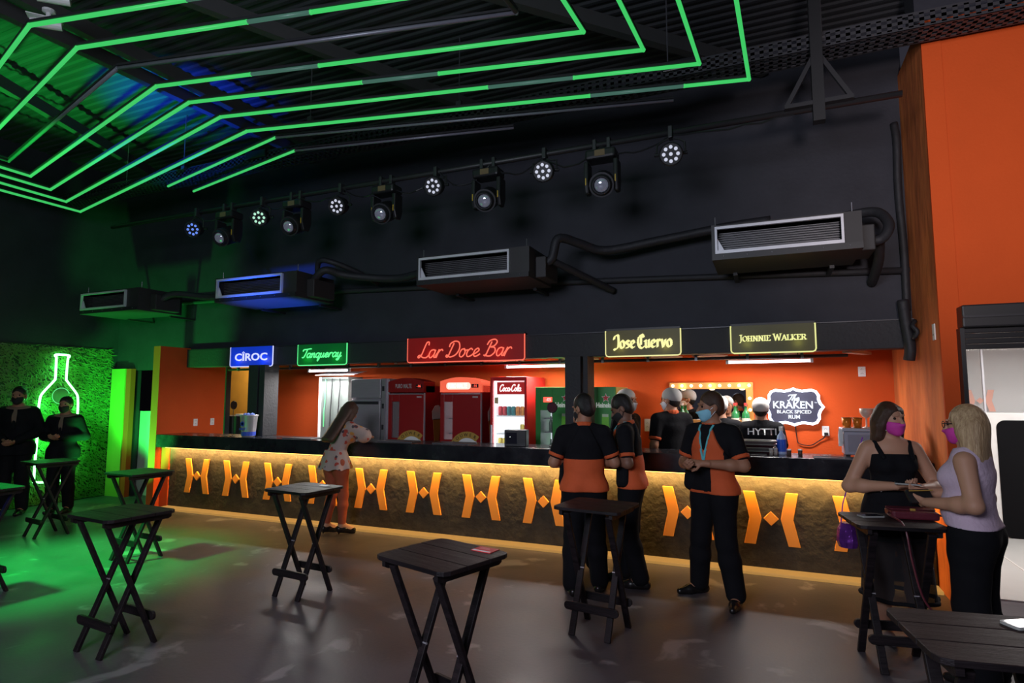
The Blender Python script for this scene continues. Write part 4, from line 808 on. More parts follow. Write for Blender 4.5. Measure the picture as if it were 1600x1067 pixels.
for k, x in enumerate((.70, .79, .98)):
    t = thing('copper_cup', ('orange cup at the left end on the steel caddy', 'second orange cup from the left on the steel caddy', 'orange cup on the caddy hidden behind the woman with pink mask')[k], 'cup', (x, 6.58, CT + .28), 0, 'orange cups on the caddy')
    MB().lathe([(0, 0), (.034, 0), (.043, .095), (.041, .095), (.032, .006), (0, .006)], n=16).build('body', pm('cup_orange', (.7, .2, .02), .25, .3), t, smooth=True); MB().tube([(.043 * math.cos(a_), .043 * math.sin(a_), .095) for a_ in np.linspace(0, 2 * PI, 16)[:-1]], .003, 5, closed=True).build('rim', pm('cup_rim', (.2, .08, .02), .3), t)
for k, x in enumerate((.87, .96)):
    t = thing('goblet', ('pale goblet on the steel caddy beside the orange cups', 'pale goblet on the steel caddy nearer the rough orange wall')[k], 'goblet', (x, 6.62 + .05 * k, CT + .28), 0, 'goblets on the caddy')
    MB().lathe([(0, 0), (.035, 0), (.035, .006), (.008, .012), (.007, .09), (.03, .105), (.052, .14), (.055, .185), (.052, .185), (.028, .112), (0, .108)], n=18).build('glass', pm('goblet_pale', (.75, .55, .45), .2, trans=.2), t, smooth=True)

# ------------------------------------------------------------------ the next room
t = thing('counter_front', 'white counter front with black rounded panels beyond the shutter', 'counter', (1.95, 8.9, 0))
wf = pm('white_counter', (.72, .72, .7), .4)
MB().box(-.3, 2.6, 0, .4, 0, 1.48).build('body', wf, t, bevel=.01)
for x0, x1 in ((-.05, .47), (.57, 1.5), (1.6, 2.4)):
    MB().prism(rrect(x1 - x0, 1.38, .09, 6), ((x0 + x1) / 2, -.012, .70), UX, UZ, (0, .014, 0)).build('black_panel', pm('matt_black_panel', (.006, .006, .007), .9, spec=.1), t)
t = thing('logo_reflection', 'orange logo reflection on the glass of the bright room', 'logo', (2.50, 9.34, 1.62))  # mirrored logo put in as flat coloured pieces
for s_ in (-1, 1): MB().prism([(s_ * a * .62, b * .55) for a, b in chev], (0, 0, 0), UX, UZ, (0, .006, 0)).build('chevron', pm('logo_pale_orange', (.75, .25, .12), .5), t)
MB().prism([(a * .6, b * .6) for a, b in dia], (0, 0, 0), UX, UZ, (0, .006, 0)).build('diamond', pm('logo_pale_orange', (.75, .25, .12), .5), t)
gl = thing('glass_screen', 'tall glass screen standing on the white counter beyond the shutter', 'glass screen', (1.65, 8.95, 1.48))
for k in range(4): MB().box(k * .8, k * .8 + .78, 0, .01, 0, 1.0).build('pane', glass_m, gl)
for k in range(5): MB().box(k * .8 - .02, k * .8, -.01, .02, 0, 1.05).build('post', white_trim, gl)
t = thing('water_cooler', 'shiny cylindrical water drum behind the glass in the bright room', 'water drum', (2.16, 9.15, 1.48))
MB().lathe([(0, 0), (.15, 0), (.15, .08), (.13, .1), (.13, .42), (.15, .44), (.15, .5), (.06, .58), (0, .58)], n=20).build('drum', steel, t, smooth=True); MB().box(-.16, .16, -.16, .16, -.0, .02).build('base', black_pl, t)
t = thing('fluorescent_lamp', 'fluorescent tube lamp on the ceiling of the bright room', 'lamp', (1.75, 7.5, 2.44))
MB().cyl((0, 0, 0), (1.1, .1, 0), .018, n=10).build('tube', glow('tube_white_b', (.95, .97, 1.0), 8), t, smooth=True); MB().box(-.02, 1.12, -.03, .13, .03, .1).build('housing', white_pl, t)

# ------------------------------------------------------------------ folding bar tables
def folding_table(label, x, y, rz, first=[None]):
    if first[0]: return dup(first[0], (x, y, 0), rz, label=label)
    t = thing('folding_table', label, 'table', (x, y, 0), rz, 'black folding bar tables')
    Wd, Dp = .51, .47
    for k in range(3):
        y0 = -Dp / 2 + k * Dp / 3; y1 = y0 + Dp / 3 - .004; r_ = .045
        P_ = [(-Wd / 2, y0), (Wd / 2, y0), (Wd / 2, y1), (-Wd / 2, y1)]
        if k == 0: P_ = [(-Wd / 2, y1), (-Wd / 2, y0 + r_), (-Wd / 2 + r_ * .3, y0 + r_ * .3), (-Wd / 2 + r_, y0), (Wd / 2 - r_, y0), (Wd / 2 - r_ * .3, y0 + r_ * .3), (Wd / 2, y0 + r_), (Wd / 2, y1)]
        if k == 2: P_ = [(-Wd / 2, y0), (Wd / 2, y0), (Wd / 2, y1 - r_), (Wd / 2 - r_ * .3, y1 - r_ * .3), (Wd / 2 - r_, y1), (-Wd / 2 + r_, y1), (-Wd / 2 + r_ * .3, y1 - r_ * .3), (-Wd / 2, y1 - r_)]
        MB().prism(P_, (0, 0, .868), (1, 0, 0), (0, 1, 0), (0, 0, .022)).build('plank', wood_black, t, bevel=.003)
    for s_ in (-1, 1): MB().prism([(-.22, .01), (-.2, 0), (.2, 0), (.22, .01), (.22, .04), (-.22, .04)], (s_ * .19 - .012, 0, .828), (0, 1, 0), (0, 0, 1), (.024, 0, 0)).build('cleat', wood_black, t)
    for s_ in (-1, 1):
        MB().bar((s_ * .160, -.185, .845), (s_ * .160, .17, 0), .024, .045, up=(1, 0, 0)).build('leg', wood_black, t, bevel=.004)
        MB().bar((s_ * .134, .185, .845), (s_ * .134, -.17, 0), .024, .045, up=(1, 0, 0)).build('leg', wood_black, t, bevel=.004)
        MB().cyl((s_ * .11, 0, .425), (s_ * .18, 0, .425), .006, n=8).build('bolt', steel, t)
    rr_ = rrect(.41, .058, .028, 5)
    for s_ in (-1, 1):
        yb_ = s_ * (.175 - .365 * .19 / .845); MB().prism(rr_, (0, yb_ + s_ * .03, .19), (1, 0, 0), (0, 0, 1), (0, s_ * .022, 0)).build('stretcher', wood_black, t, bevel=.003)
    first[0] = t; return t
folding_table('black folding table with a red card on it, nearest in the middle', -1.53, 2.69, R(-17))
folding_table('black folding table standing free at the lower left', -4.10, 2.78, R(-5))
folding_table('black folding table by the orange end of the bar', -6.10, 4.30, R(-4))
folding_table('black folding table in front of the woman in floral blouse', -3.72, 4.12, R(-5))
folding_table('black folding table in front of the waiters', -1.17, 4.32, R(-8))
folding_table('black folding table with handbag and phone beside two women', .70, 4.53, R(10))
folding_table('black folding table at the lower right corner, partly cut off', .66, 2.50, R(9))
folding_table('black folding table before the neon bottle', -8.10, 4.56, R(-8))
folding_table('black folding table cut off by the left edge of the picture', -6.28, 3.0, R(-4))
TZ = .89
t = thing('menu_card', 'red and white card lying on the nearest table', 'card', (-1.36, 2.83, TZ), R(-10))
MB().box(-.06, .06, -.042, .042, 0, .004).build('card', pm('card_red', (.6, .04, .05), .5), t); MB().box(-.055, .055, -.04, -.025, .004, .0045).build('white_band', white_m, t)
for k in range(3): MB().box(-.04, .03 - .01 * k, .0 + k * .012, .004 + k * .012, .004, .0045).build('print_line', pm('card_print', (.75, .3, .3), .5), t)
def phone(label, x, y, z, rz, scr):
    t = thing('phone', label, 'phone', (x, y, z), rz, 'phones on the tables')
    MB().prism(rrect(.075, .15, .012), (0, 0, 0), (1, 0, 0), (0, 1, 0), (0, 0, .009)).build('body', pm('phone_body', (.35, .35, .33), .3), t); MB().prism(rrect(.068, .14, .009), (0, 0, .009), (1, 0, 0), (0, 1, 0), (0, 0, .0006)).build('screen', scr, t); MB().box(-.02, .02, .055, .065, .0096, .0100).build('camera_bar', black_pl, t)
phone('phone with pale screen lying on the cut off corner table', .80, 2.66, TZ, R(-60), pm('screen_pale', (.3, .3, .33), .1)); phone('dark phone lying on the table beside the handbag', .60, 4.60, TZ, R(-65), pm('screen_dark', (.02, .02, .03), .08))
tag(MB().prism(rrect(.09, .05, .01), (-3.62, 4.25, TZ), (1, 0, 0), (0, 1, 0), (0, 0, .004)).build('paper_coaster', white_m), 'small white paper on the table before the woman in floral blouse', 'paper')
t = thing('handbag', 'burgundy clutch handbag with strap lying on the table between two women', 'handbag', (.84, 4.66, TZ), R(6))
burg = pm('burgundy_leather', (.12, .018, .03), .4, bump=.15)
MB().prism(rrect(.27, .17, .02), (0, 0, .0), (1, 0, 0), (0, 1, 0), (0, 0, .05)).build('body', burg, t, bevel=.012); MB().prism(rrect(.265, .11, .02), (0, .03, .05), (1, 0, 0), (0, 1, 0), (0, 0, .008)).build('flap', burg, t, bevel=.003); MB().box(-.015, .015, -.03, -.02, .05, .062).build('clasp', gold_m, t)
MB().tube(smooth_pts([(-.13, 0, .03), (-.16, -.12, .03), (-.13, -.30, .0), (-.11, -.34, -.2), (-.06, -.35, -.42), (.05, -.34, -.52), (.16, -.32, -.42), (.2, -.28, -.15), (.2, -.2, .01), (.14, 0, .03)], 5), .006, 6).build('strap', burg, t)

# ------------------------------------------------------------------ people: bodies grown from smooth blended capsules
A_ = lambda *p: np.array(p, float)
class Sdf:
    def __init__(s, k=.03): s.p = []; s.k = k; s.cuts = []
    def seg(s, a, b, ra, rb=None, flat=None, fs=1.0, k=None):
        s.p.append(('s', np.array(a, float), np.array(b, float), ra, ra if rb is None else rb, flat, fs, s.k if k is None else k)); return s
    def ell(s, c, r, M=None, k=None, sub=False):
        s.p.append(('e', np.array(c, float), np.array(r, float), np.eye(3) if M is None else M, sub, s.k if k is None else k)); return s
    def keep(s, p, n, M=None, c=None):   # keep the side n points away from... keep where n.(x-p) < 0
        n = np.array(n, float); n /= np.linalg.norm(n); s.cuts.append((np.array(p, float), n)); return s
    def mesh(s, h):
        lo = []; hi = []
        for q in s.p:
            if q[0] == 's':
                r = max(q[3], q[4]) + 3 * h; lo.append(np.minimum(q[1], q[2]) - r); hi.append(np.maximum(q[1], q[2]) + r)
            elif not q[4]:
                r = max(q[2]) + 3 * h; lo.append(q[1] - r); hi.append(q[1] + r)
        lo = np.min(lo, 0); hi = np.max(hi, 0); N = np.ceil((hi - lo) / h).astype(int) + 1
        ax = [lo[i] + h * np.arange(N[i]) for i in range(3)]
        V = np.full(N, .25, np.float32)
        for q in s.p:
            if q[0] == 's': r = max(q[3], q[4]) + q[7] + 2.5 * h; a = np.minimum(q[1], q[2]) - r; b = np.maximum(q[1], q[2]) + r
            else: r = max(q[2]) + q[5] + 2.5 * h; a = q[1] - r; b = q[1] + r
            i0 = np.maximum(0, np.floor((a - lo) / h).astype(int)); i1 = np.minimum(N, np.ceil((b - lo) / h).astype(int) + 1)
            if (i1 <= i0).any(): continue
            X = ax[0][i0[0]:i1[0], None, None]; Y = ax[1][None, i0[1]:i1[1], None]; Z = ax[2][None, None, i0[2]:i1[2]]
            if q[0] == 's':
                pa = [X - q[1][0], Y - q[1][1], Z - q[1][2]]; ab = q[2] - q[1]
                if q[5] is not None:     # flatten: stretch space along a direction
                    n = q[5]; g = 1 / q[6] - 1; dn = (pa[0] * n[0] + pa[1] * n[1] + pa[2] * n[2]) * g
                    pa = [pa[i] + dn * n[i] for i in range(3)]; ab = ab + n * (ab @ n) * g
                t = np.clip((pa[0] * ab[0] + pa[1] * ab[1] + pa[2] * ab[2]) / max(ab @ ab, 1e-9), 0, 1)
                d = np.sqrt((pa[0] - t * ab[0]) ** 2 + (pa[1] - t * ab[1]) ** 2 + (pa[2] - t * ab[2]) ** 2) - (q[3] + t * (q[4] - q[3])); k = q[7]; sub = False
            else:
                M = q[3]; pa = [X - q[1][0], Y - q[1][1], Z - q[1][2]]
                u = [(pa[0] * M[0, i] + pa[1] * M[1, i] + pa[2] * M[2, i]) / q[2][i] for i in range(3)]
                l = np.sqrt(u[0] ** 2 + u[1] ** 2 + u[2] ** 2) + 1e-6
                l2 = np.sqrt((u[0] / q[2][0]) ** 2 + (u[1] / q[2][1]) ** 2 + (u[2] / q[2][2]) ** 2) + 1e-6
                d = l * (l - 1) / l2; k = q[5]; sub = q[4]
            sl = tuple(slice(i0[i], i1[i]) for i in range(3)); o = V[sl]
            if sub: V[sl] = np.maximum(o, -d)
            else: hh = np.maximum(k - np.abs(o - d), 0) / k; V[sl] = np.minimum(o, d) - hh * hh * k * .25
        for p, n in s.cuts: V = np.maximum(V, (ax[0][:, None, None] - p[0]) * n[0] + (ax[1][None, :, None] - p[1]) * n[1] + (ax[2][None, None, :] - p[2]) * n[2])
        for i in range(3):
            sl = [slice(None)] * 3
            for e in (0, -1): sl[i] = e; V[tuple(sl)] = np.maximum(V[tuple(sl)], h)
        return nets(V, lo, h)
def nets(V, lo, h):
    S = V < 0; c = np.zeros(np.array(V.shape) - 1, np.int8)
    for dx in (0, 1):
        for dy in (0, 1):
            for dz in (0, 1): c += S[dx:dx + c.shape[0], dy:dy + c.shape[1], dz:dz + c.shape[2]]
    act = (c > 0) & (c < 8); I = np.argwhere(act); idx = -np.ones(c.shape, np.int64); idx[act] = np.arange(len(I))
    acc = np.zeros((len(I), 3)); cnt = np.zeros(len(I))
    for a in range(3):
        o1, o2 = [b for b in range(3) if b != a]
        for e1 in (0, 1):
            for e2 in (0, 1):
                p = I.copy(); p[:, o1] += e1; p[:, o2] += e2; q = p.copy(); q[:, a] += 1
                va = V[tuple(p.T)]; vb = V[tuple(q.T)]; m = (va < 0) != (vb < 0)
                t = np.where(m, va / np.where(m, va - vb, 1), 0); pt = p.astype(float); pt[:, a] += t
                acc[m] += pt[m]; cnt[m] += 1
    verts = lo + h * acc / cnt[:, None]; F = []
    for a in range(3):
        b, d = (a + 1) % 3, (a + 2) % 3
        s0 = [slice(None)] * 3; s1 = [slice(None)] * 3; s0[a] = slice(0, -1); s1[a] = slice(1, None)
        e = S[tuple(s0)] != S[tuple(s1)]; E_ = np.argwhere(e); E_ = E_[(E_[:, b] > 0) & (E_[:, d] > 0) & (E_[:, b] < V.shape[b] - 1) & (E_[:, d] < V.shape[d] - 1)]
        ins = S[tuple(E_.T)]; qd = []
        for ob, od in ((-1, -1), (0, -1), (0, 0), (-1, 0)): g = E_.copy(); g[:, b] += ob; g[:, d] += od; qd.append(idx[tuple(g.T)])
        qd = np.stack(qd, 1); qd[~ins] = qd[~ins][:, ::-1]; F.append(qd)
    return verts, np.concatenate(F)
def sdf_obj(name, parts, mats, parent=None, mfun=None):
    if isinstance(parts, tuple): parts = [parts]
    vs = []; fs = []; o = 0
    for v, f in parts: vs.append(v); fs.append(f + o); o += len(v)
    v = np.concatenate(vs); f = np.concatenate(fs)
    me = bpy.data.meshes.new(name); me.vertices.add(len(v)); me.vertices.foreach_set('co', v.ravel()); me.loops.add(f.size); me.loops.foreach_set('vertex_index', f.ravel())
    me.polygons.add(len(f)); me.polygons.foreach_set('loop_start', np.arange(0, f.size, 4)); me.polygons.foreach_set('loop_total', np.full(len(f), 4)); me.polygons.foreach_set('use_smooth', np.ones(len(f), bool))
    for m in (mats if isinstance(mats, list) else [mats]): me.materials.append(m)
    if mfun is not None: me.polygons.foreach_set('material_index', mfun(v[f].mean(1)).astype(np.int32))
    me.update(calc_edges=True); me.validate()
    return mk(name, me, parent)
def rotm(yaw=0, pitch=0, roll=0):
    return np.array(Matrix.Rotation(yaw, 3, 'Z') @ Matrix.Rotation(pitch, 3, 'X') @ Matrix.Rotation(roll, 3, 'Y'))
def unit(v): v = np.array(v, float); return v / max(np.linalg.norm(v), 1e-9)
def hand_prims(S, wr, d, pn, side, curl=.5, sc=1.0):
    """palm, four fingers and a thumb; d finger direction, pn palm normal (towards the palm side)"""
    d = unit(d); pn = unit(pn - d * (d @ pn)); w_ = np.cross(d, pn) * side
    S.seg(wr - d * .05 * sc, wr, .026 * sc, .026 * sc, k=.02)
    for q in (-.022, -.008, .007, .021): S.seg(wr + w_ * q * .6 * sc, wr + d * .08 * sc + w_ * q * sc, .014 * sc, .0125 * sc, k=.012)
    for q, L in ((-.029, .062), (-.010, .076), (.009, .08), (.027, .07)):
        p = wr + d * .083 * sc + w_ * q * sc; a = curl
        for j, fl in enumerate((.45, .32, .23)):
            dd = d * math.cos(a) + pn * math.sin(a); e = p + dd * L * fl * sc; S.seg(p, e, (.0098 - .0008 * j) * sc, (.009 - .0008 * j) * sc, k=.004); p = e; a += curl * .9
    p = wr + d * .02 * sc + w_ * .026 * sc; dd = unit(d * .6 + w_ * .75 + pn * .35); e = p + dd * .042 * sc; S.seg(p, e, .013 * sc, .0105 * sc, k=.01)
    dd = unit(d * .85 + w_ * .2 + pn * .45); S.seg(e, e + dd * .035 * sc, .0105 * sc, .0085 * sc, k=.004)
def on_surface(obj, pts, frm, d):
    me = obj.data; bv = BVHTree.FromPolygons([v.co for v in me.vertices], [tuple(p.vertices) for p in me.polygons])
    out = []
    for p in pts:
        o = Vector(p) - Vector(d) * frm; hit = bv.ray_cast(o, Vector(d)); out.append(hit[0] if hit[0] else Vector(p))
    return out
def person(label, loc, rz, H, skin, h=.011, female=False, lean=0, hyaw=0, hpitch=0, arms=None, legs=None, hands=None, outfit=None, build=1.0, group=None, headoff=(0, 0, 0)):
    o = outfit or {}; k = H / 1.72; bw = build
    J = dict(pel=A_(0, 0, .95), wai=A_(0, 0, 1.09), che=A_(0, 0, 1.27), nec=A_(0, .012, 1.465), head=A_(0, -.012, 1.61), shL=A_(.172, .012, 1.385), shR=A_(-.172, .012, 1.385))
    if female: J['shL'][0] = .150; J['shR'][0] = -.150
    for q in ('shL', 'shR'): J[q][0] *= (.6 + .4 * bw)
    Lr = rotm(0, -lean)   # lean forward = towards -y
    Lr = np.array(Matrix.Rotation(lean, 3, 'X'))
    for q in ('wai', 'che', 'nec', 'head', 'shL', 'shR'):
        f = .5 if q == 'wai' else 1.0
        J[q] = J['pel'] + np.array(Matrix.Rotation(lean * f, 3, 'X')) @ (J[q] - J['pel'])
    J['head'] = J['head'] + np.array(headoff)
    fr = Lr @ A_(0, 1, 0)
    lg = dict(kneeL=A_(.10, -.02, .49), ankL=A_(.11, .02, .085), kneeR=A_(-.10, -.02, .49), ankR=A_(-.11, .02, .085), footL=0.0, footR=0.0)
    lg.update({a: (np.array(b, float) if not isinstance(b, float) else b) for a, b in (legs or {}).items()})
    ar = dict(elbL=J['shL'] + A_(.06, .03, -.28), wrL=J['shL'] + A_(.06, -.06, -.53), elbR=J['shR'] + A_(-.06, .03, -.28), wrR=J['shR'] + A_(-.06, -.06, -.53))
    ar.update({a: np.array(b, float) for a, b in (arms or {}).items()})
    J.update(ar); J['hipL'] = A_(.085 * (1.06 if female else 1), 0, .90); J['hipR'] = -J['hipL'] * A_(1, 1, -1)
    wa, ch, hp = (.108, .132, .118) if female else (.13, .148, .112)
    wa *= bw; ch *= bw; hp *= bw
    HM = rotm(hyaw, hpitch)
    hd = lambda *p: J['head'] + HM @ A_(*p)
    def torso(S, g, low=True):
        S.seg(J['pel'] + A_(0, .005, .02), J['wai'], hp * 1.18 + g, wa + g, fr, .76, .05); S.seg(J['wai'], J['che'], wa + g, ch + g, fr, .72, .05)
        up = unit(J['nec'] - J['che'])
        S.seg(J['che'] + up * .06, J['che'] + up * .10, ch * .96 + g, ch * .8 + g, fr, .7, .05)
        S.seg(J['shL'] * .78 + J['shR'] * .22 , J['shR'] * .78 + J['shL'] * .22, .062 * (.5 + .5 * bw) + g, None, fr, .9, .06)
        S.seg(J['nec'] - up * .05, J['nec'] + up * .0, .075 + g * .6, .055 + g * .4, fr, .85, .05)
        if female:
            for s_ in (-1, 1): S.ell(J['che'] + Lr @ A_(s_ * .065, -.085, .0), A_(.062, .058, .062) * (.8 + .2 * bw) + g, None, .05)
        if bw > 1.08: S.ell(J['wai'] + Lr @ A_(0, -.05, -.02), A_(.12 * bw, .09 * bw, .13) + g, None, .06)
        if low:
            for q in 'LR': S.seg(J['hip' + q] + A_(0, .02, 0), J['hip' + q] * .8 + lg['knee' + q] * .2, .098 * bw + g, .09 * bw + g, None, 1, .05)
    def arm(S, q, g, f0, f1):
        sh, el, wr_ = J['sh' + q], J['elb' + q], J['wr' + q]; ba = .5 + .5 * bw
        if f1 <= 1: S.seg(sh + (el - sh) * f0, sh + (el - sh) * f1, .056 * ba + g, (.056 - .012 * f1) * ba + g, None, 1, .045); return
        S.seg(sh + (el - sh) * f0, el, .054 * ba + g, .043 * ba + g, None, 1, .045); e2 = el + (wr_ - el) * (f1 - 1)
        S.seg(el, el + (e2 - el) * .3, .043 * ba + g, .044 * ba + g, None, 1, .03); S.seg(el + (e2 - el) * .3, e2, .044 * ba + g, (.044 - .017 * (f1 - 1)) * ba + g, None, 1, .03)
    def leg(S, q, g, g2, end=1.0, flare=0):
        hi_, kn, an = J['hip' + q], lg['knee' + q], lg['ank' + q]
        S.seg(hi_, kn, .092 * bw + g, .062 * (.6 + .4 * bw) + g2, None, 1, .04)
        e = kn + (an - kn) * end; m = kn + (e - kn) * .35
        S.seg(kn, m, .06 * (.6 + .4 * bw) + g2, .06 * (.6 + .4 * bw) + g2 + flare * .3, None, 1, .03); S.seg(m, e, .06 * (.6 + .4 * bw) + g2 + flare * .3, .06 + (.04 - .06) * end + g2 + flare, None, 1, .03)
    SCL = np.array([k, k, k])
    fin = lambda vf: (vf[0] * SCL, vf[1])
    hs = h / k
    # body, one continuous skin
    B = Sdf(.035); torso(B, 0)
    for q in 'LR':
        arm(B, q, 0, 0, 2); leg(B, q, 0, 0)
        an = lg['ank' + q]; fa = lg['foot' + q]; fd = A_(math.sin(fa), -math.cos(fa), 0)
        B.seg(an, an + fd * .10 + A_(0, 0, -.045), .042, .03); B.seg(an - fd * .04 + A_(0, 0, -.05), an + fd * .15 + A_(0, 0, -.06), .03, .022)
    B.seg(J['nec'], hd(0, .012, -.06), .058 if not female else .05, .054 if not female else .046, None, 1, .03)
    B.ell(hd(0, .012, .022), (.074, .093, .100), HM, .03); B.ell(hd(0, -.03, -.035), (.057, .062, .085), HM, .04); B.ell(hd(0, -.068, -.095), (.026, .022, .02), HM, .03)
    bm = [fin(B.mesh(hs))]
    fh = .0065 / k; Fc = Sdf(.008)    # finer features of face, ears and hands, joined into the same skin
    Fc.ell(hd(0, -.022, -.02), (.0585, .0665, .088), HM, .02)
    Fc.seg(hd(0, -.088, .012), hd(0, -.112, -.03), .009, .015, None, 1, .012)
    for s_ in (-1, 1):
        Fc.ell(hd(s_ * .078, .012, -.012), (.012, .022, .034), HM, .01); Fc.seg(hd(s_ * .045, -.082, .03), hd(s_ * .015, -.09, .026), .009, None, None, 1, .012)
        Fc.ell(hd(s_ * .034, -.092, .006), (.017, .012, .011), HM, .006, True)
    Fc.seg(hd(-.022, -.088, -.066), hd(.022, -.088, -.066), .009, None, None, 1, .01)
    bm.append(fin(Fc.mesh(fh)))
    hz = hands or {}
    for q, s_ in (('L', 1), ('R', -1)):
        d = unit(J['wr' + q] - J['elb' + q]); sp = hz.get(q, {})
        Hs = Sdf(.008); hand_prims(Hs, J['wr' + q], sp.get('d', d), np.array(sp.get('n', (-s_, 0, 0)), float), s_ * sp.get('flip', 1), sp.get('curl', .35), 1.0 if not female else .92)
        bm.append(fin(Hs.mesh(.006 / k)))
    P = sdf_obj('person', bm, skin); P.location = loc; P.rotation_euler = (0, 0, rz); tag(P, label, 'person', group)
    E_ = MB()
    for s_ in (-1, 1): E_.ball(Vector(hd(s_ * .034, -.081, .006) * k), .0105 * k, 8)
    E_.build('eyes', eye_m, P, smooth=True)
    # clothes
    def garment(name, S, m, cuts=(), mfun=None, hh=None):
        for c in cuts: S.keep(*c)
        return sdf_obj(name, fin(S.mesh(hh or hs)), m, P, mfun)
    out = {'P': P, 'J': J, 'k': k, 'hd': hd, 'HM': HM}
    if 'trousers' in o:
        S = Sdf(.04); g2 = o.get('legroom', .014)
        S.seg(J['pel'] + A_(0, .005, .0), J['pel'] + A_(0, .0, .06), hp * 1.18 + .014, hp * 1.1 + .012, A_(0, 1, 0), .78, .05)
        for q in 'LR': S.seg(J['hip' + q] + A_(0, .02, 0), J['hip' + q] * .8 + lg['knee' + q] * .2, .098 * bw + .012, .09 * bw + .012, None, 1, .05); leg(S, q, .012, g2, .97, o.get('flare', .012))
        garment('trousers', S, o['trousers'], [((0, 0, 1.0), (0, 0, 1))])
    if 'shirt' in o:
        S = Sdf(.04); torso(S, o.get('loose', .012)); sl = o.get('sleeve', .62)
        for q in 'LR':
            if sl > 0: arm(S, q, o.get('sleeve_room', .013), 0, sl)
        lowz = o.get('hem', .93)
        cuts = [((0, 0, lowz), (0, 0, -1)), (J['nec'] + Lr @ A_(0, 0, .012), Lr @ A_(0, -.25, 1))]
        if 'neck' in o: cuts.append((J['nec'] + Lr @ A_(0, 0, o['neck']), Lr @ A_(0, -.1, 1)))
        out['shirt'] = garment(o.get('shirt_name', 'shirt'), S, o['shirt'], cuts)
    if 'cuff' in o:
        for q in 'LR':
            S = Sdf(.02); sl = o.get('sleeve', .62); arm(S, q, o.get('sleeve_room', .013) + .003, sl - .07, sl + .06); e = J['sh' + q] + (J['elb' + q] - J['sh' + q]) * (sl + .12)
            d = unit(J['elb' + q] - J['sh' + q]); b_ = J['sh' + q] + (J['elb' + q] - J['sh' + q]) * (sl + .02); a_ = J['sh' + q] + (J['elb' + q] - J['sh' + q]) * (sl + .14)
            garment('cuff', S, o['cuff'], [(a_, d), (b_, -d)])
    if 'collar' in o:
        up = unit(J['nec'] - J['che']); S = Sdf(.01); c = J['nec'] - up * .01
        n_ = 14; u_ = A_(1, 0, 0); v_ = fr
        pts = [c + u_ * (.068 * math.cos(t)) + v_ * (.066 * math.sin(t)) + up * (.012 * math.sin(t)) for t in np.linspace(0, 2 * PI, n_ + 1)]
        for i in range(n_): S.seg(pts[i], pts[i + 1], .016, None, up, 1.7, .006)
        for s_ in (-1, 1): S.seg(c + u_ * s_ * .05 - v_ * .055, c + u_ * s_ * .03 - v_ * .085 - up * .05, .015, .012, None, 1, .01)
        garment('collar', S, o['collar'], hh=.0075 / k)
    if 'vest' in o:
        S = Sdf(.04); torso(S, .032)
        cuts = [((0, 0, .885), (0, 0, -1)), (J['nec'] - Lr @ A_(0, 0, .02), Lr @ A_(0, -.2, 1)), (J['shL'] * .72 + J['shR'] * .28, Lr @ A_(1, 0, .5)), (J['shR'] * .72 + J['shL'] * .28, Lr @ A_(-1, 0, .5))]
        S.ell(J['nec'] + Lr @ A_(0, -.13, -.02), (.052, .11, .2), None, .01, True)
        iv = Lr.T
        def mf(c):
            q = (c / k - J['pel']) @ iv.T + J['pel']      # undo the lean
            back = (q[:, 1] > -.01) & (q[:, 2] > 1.165); front_pocket = (q[:, 1] < -.02) & (q[:, 2] > .905) & (q[:, 2] < 1.11) & (q[:, 0] > -.155) & (q[:, 0] < .055)
            arm_ = (np.abs(q[:, 0]) > .15) & (q[:, 2] > 1.165)
            return np.where(back | front_pocket | arm_, 1, 0)
        out['vest'] = garment('vest', S, [orange_cloth, black_cloth], cuts, mf)
    if o.get('pouch'):   # black pocket bag hanging at the waist
        S = Sdf(.02); s_ = o['pouch']; S.seg(A_(s_ * .15, -.09, 1.10), A_(s_ * .17, -.09, .95), .052, .056, A_(0, 1, 0), .45, .02); S.seg(A_(s_ * .19, -.05, 1.10), A_(s_ * .2, -.05, .95), .045, .05, A_(1, 0, 0), .5, .02); garment('pouch', S, black_cloth)
    if 'jacket' in o:
        S = Sdf(.045); torso(S, .03)
        for q in 'LR': arm(S, q, .022, 0, 1.93)
        for q in 'LR': S.seg(J['hip' + q], J['hip' + q] + A_(0, 0, -.12), .125, .13, None, 1, .05)
        S.ell(J['che'] + A_(0, -.20, .08), (.035, .14, .22), None, .01, True)
        garment('jacket', S, o['jacket'], [((0, 0, .80), (0, 0, -1)), (J['nec'] - A_(0, 0, .01), A_(0, -.35, 1))])
        S = Sdf(.02); torso(S, .014); garment('dress_shirt', S, o.get('under', pm('dim_shirt', (.2, .13, .09), .8)), [((0, 0, 1.0), (0, 0, -1)), (J['nec'] + A_(0, 0, .01), A_(0, -.3, 1))])
        S = Sdf(.01); S.seg(J['nec'] + A_(0, -.085, -.05), J['che'] + A_(0, -.135, -.1), .016, .026, A_(0, 1, 0), .4, .01); garment('tie', S, black_cloth)
    if 'dress' in o:
        S = Sdf(.04); torso(S, .012); cuts = [(J['che'] + A_(0, 0, .075), (0, .1, 1)), ((0, 0, 1.115), (0, 0, -1))]
        garment('crop_top', S, o['dress'], cuts)
        S = Sdf(.03)
        for s_ in (-1, 1): S.seg(J['che'] + A_(s_ * .095, -.125, .06), J['che'] + A_(s_ * .115, -.02, .165), .017, None, None, 1, .01); S.seg(J['che'] + A_(s_ * .115, -.02, .165), J['che'] + A_(s_ * .095, .1, .08), .017, None, None, 1, .01)
        garment('strap', S, o['dress'], hh=.008 / k)
        S = Sdf(.06); torso(S, .016); S.seg(A_(0, 0, .98), A_(0, 0, .76), .19, .20, A_(0, 1, 0), .9)
        garment('skirt', S, o['dress'], [((0, 0, 1.095), (0, 0, 1)), ((0, 0, .72), (0, 0, -1))])
        v = []; f = []; n_ = 48
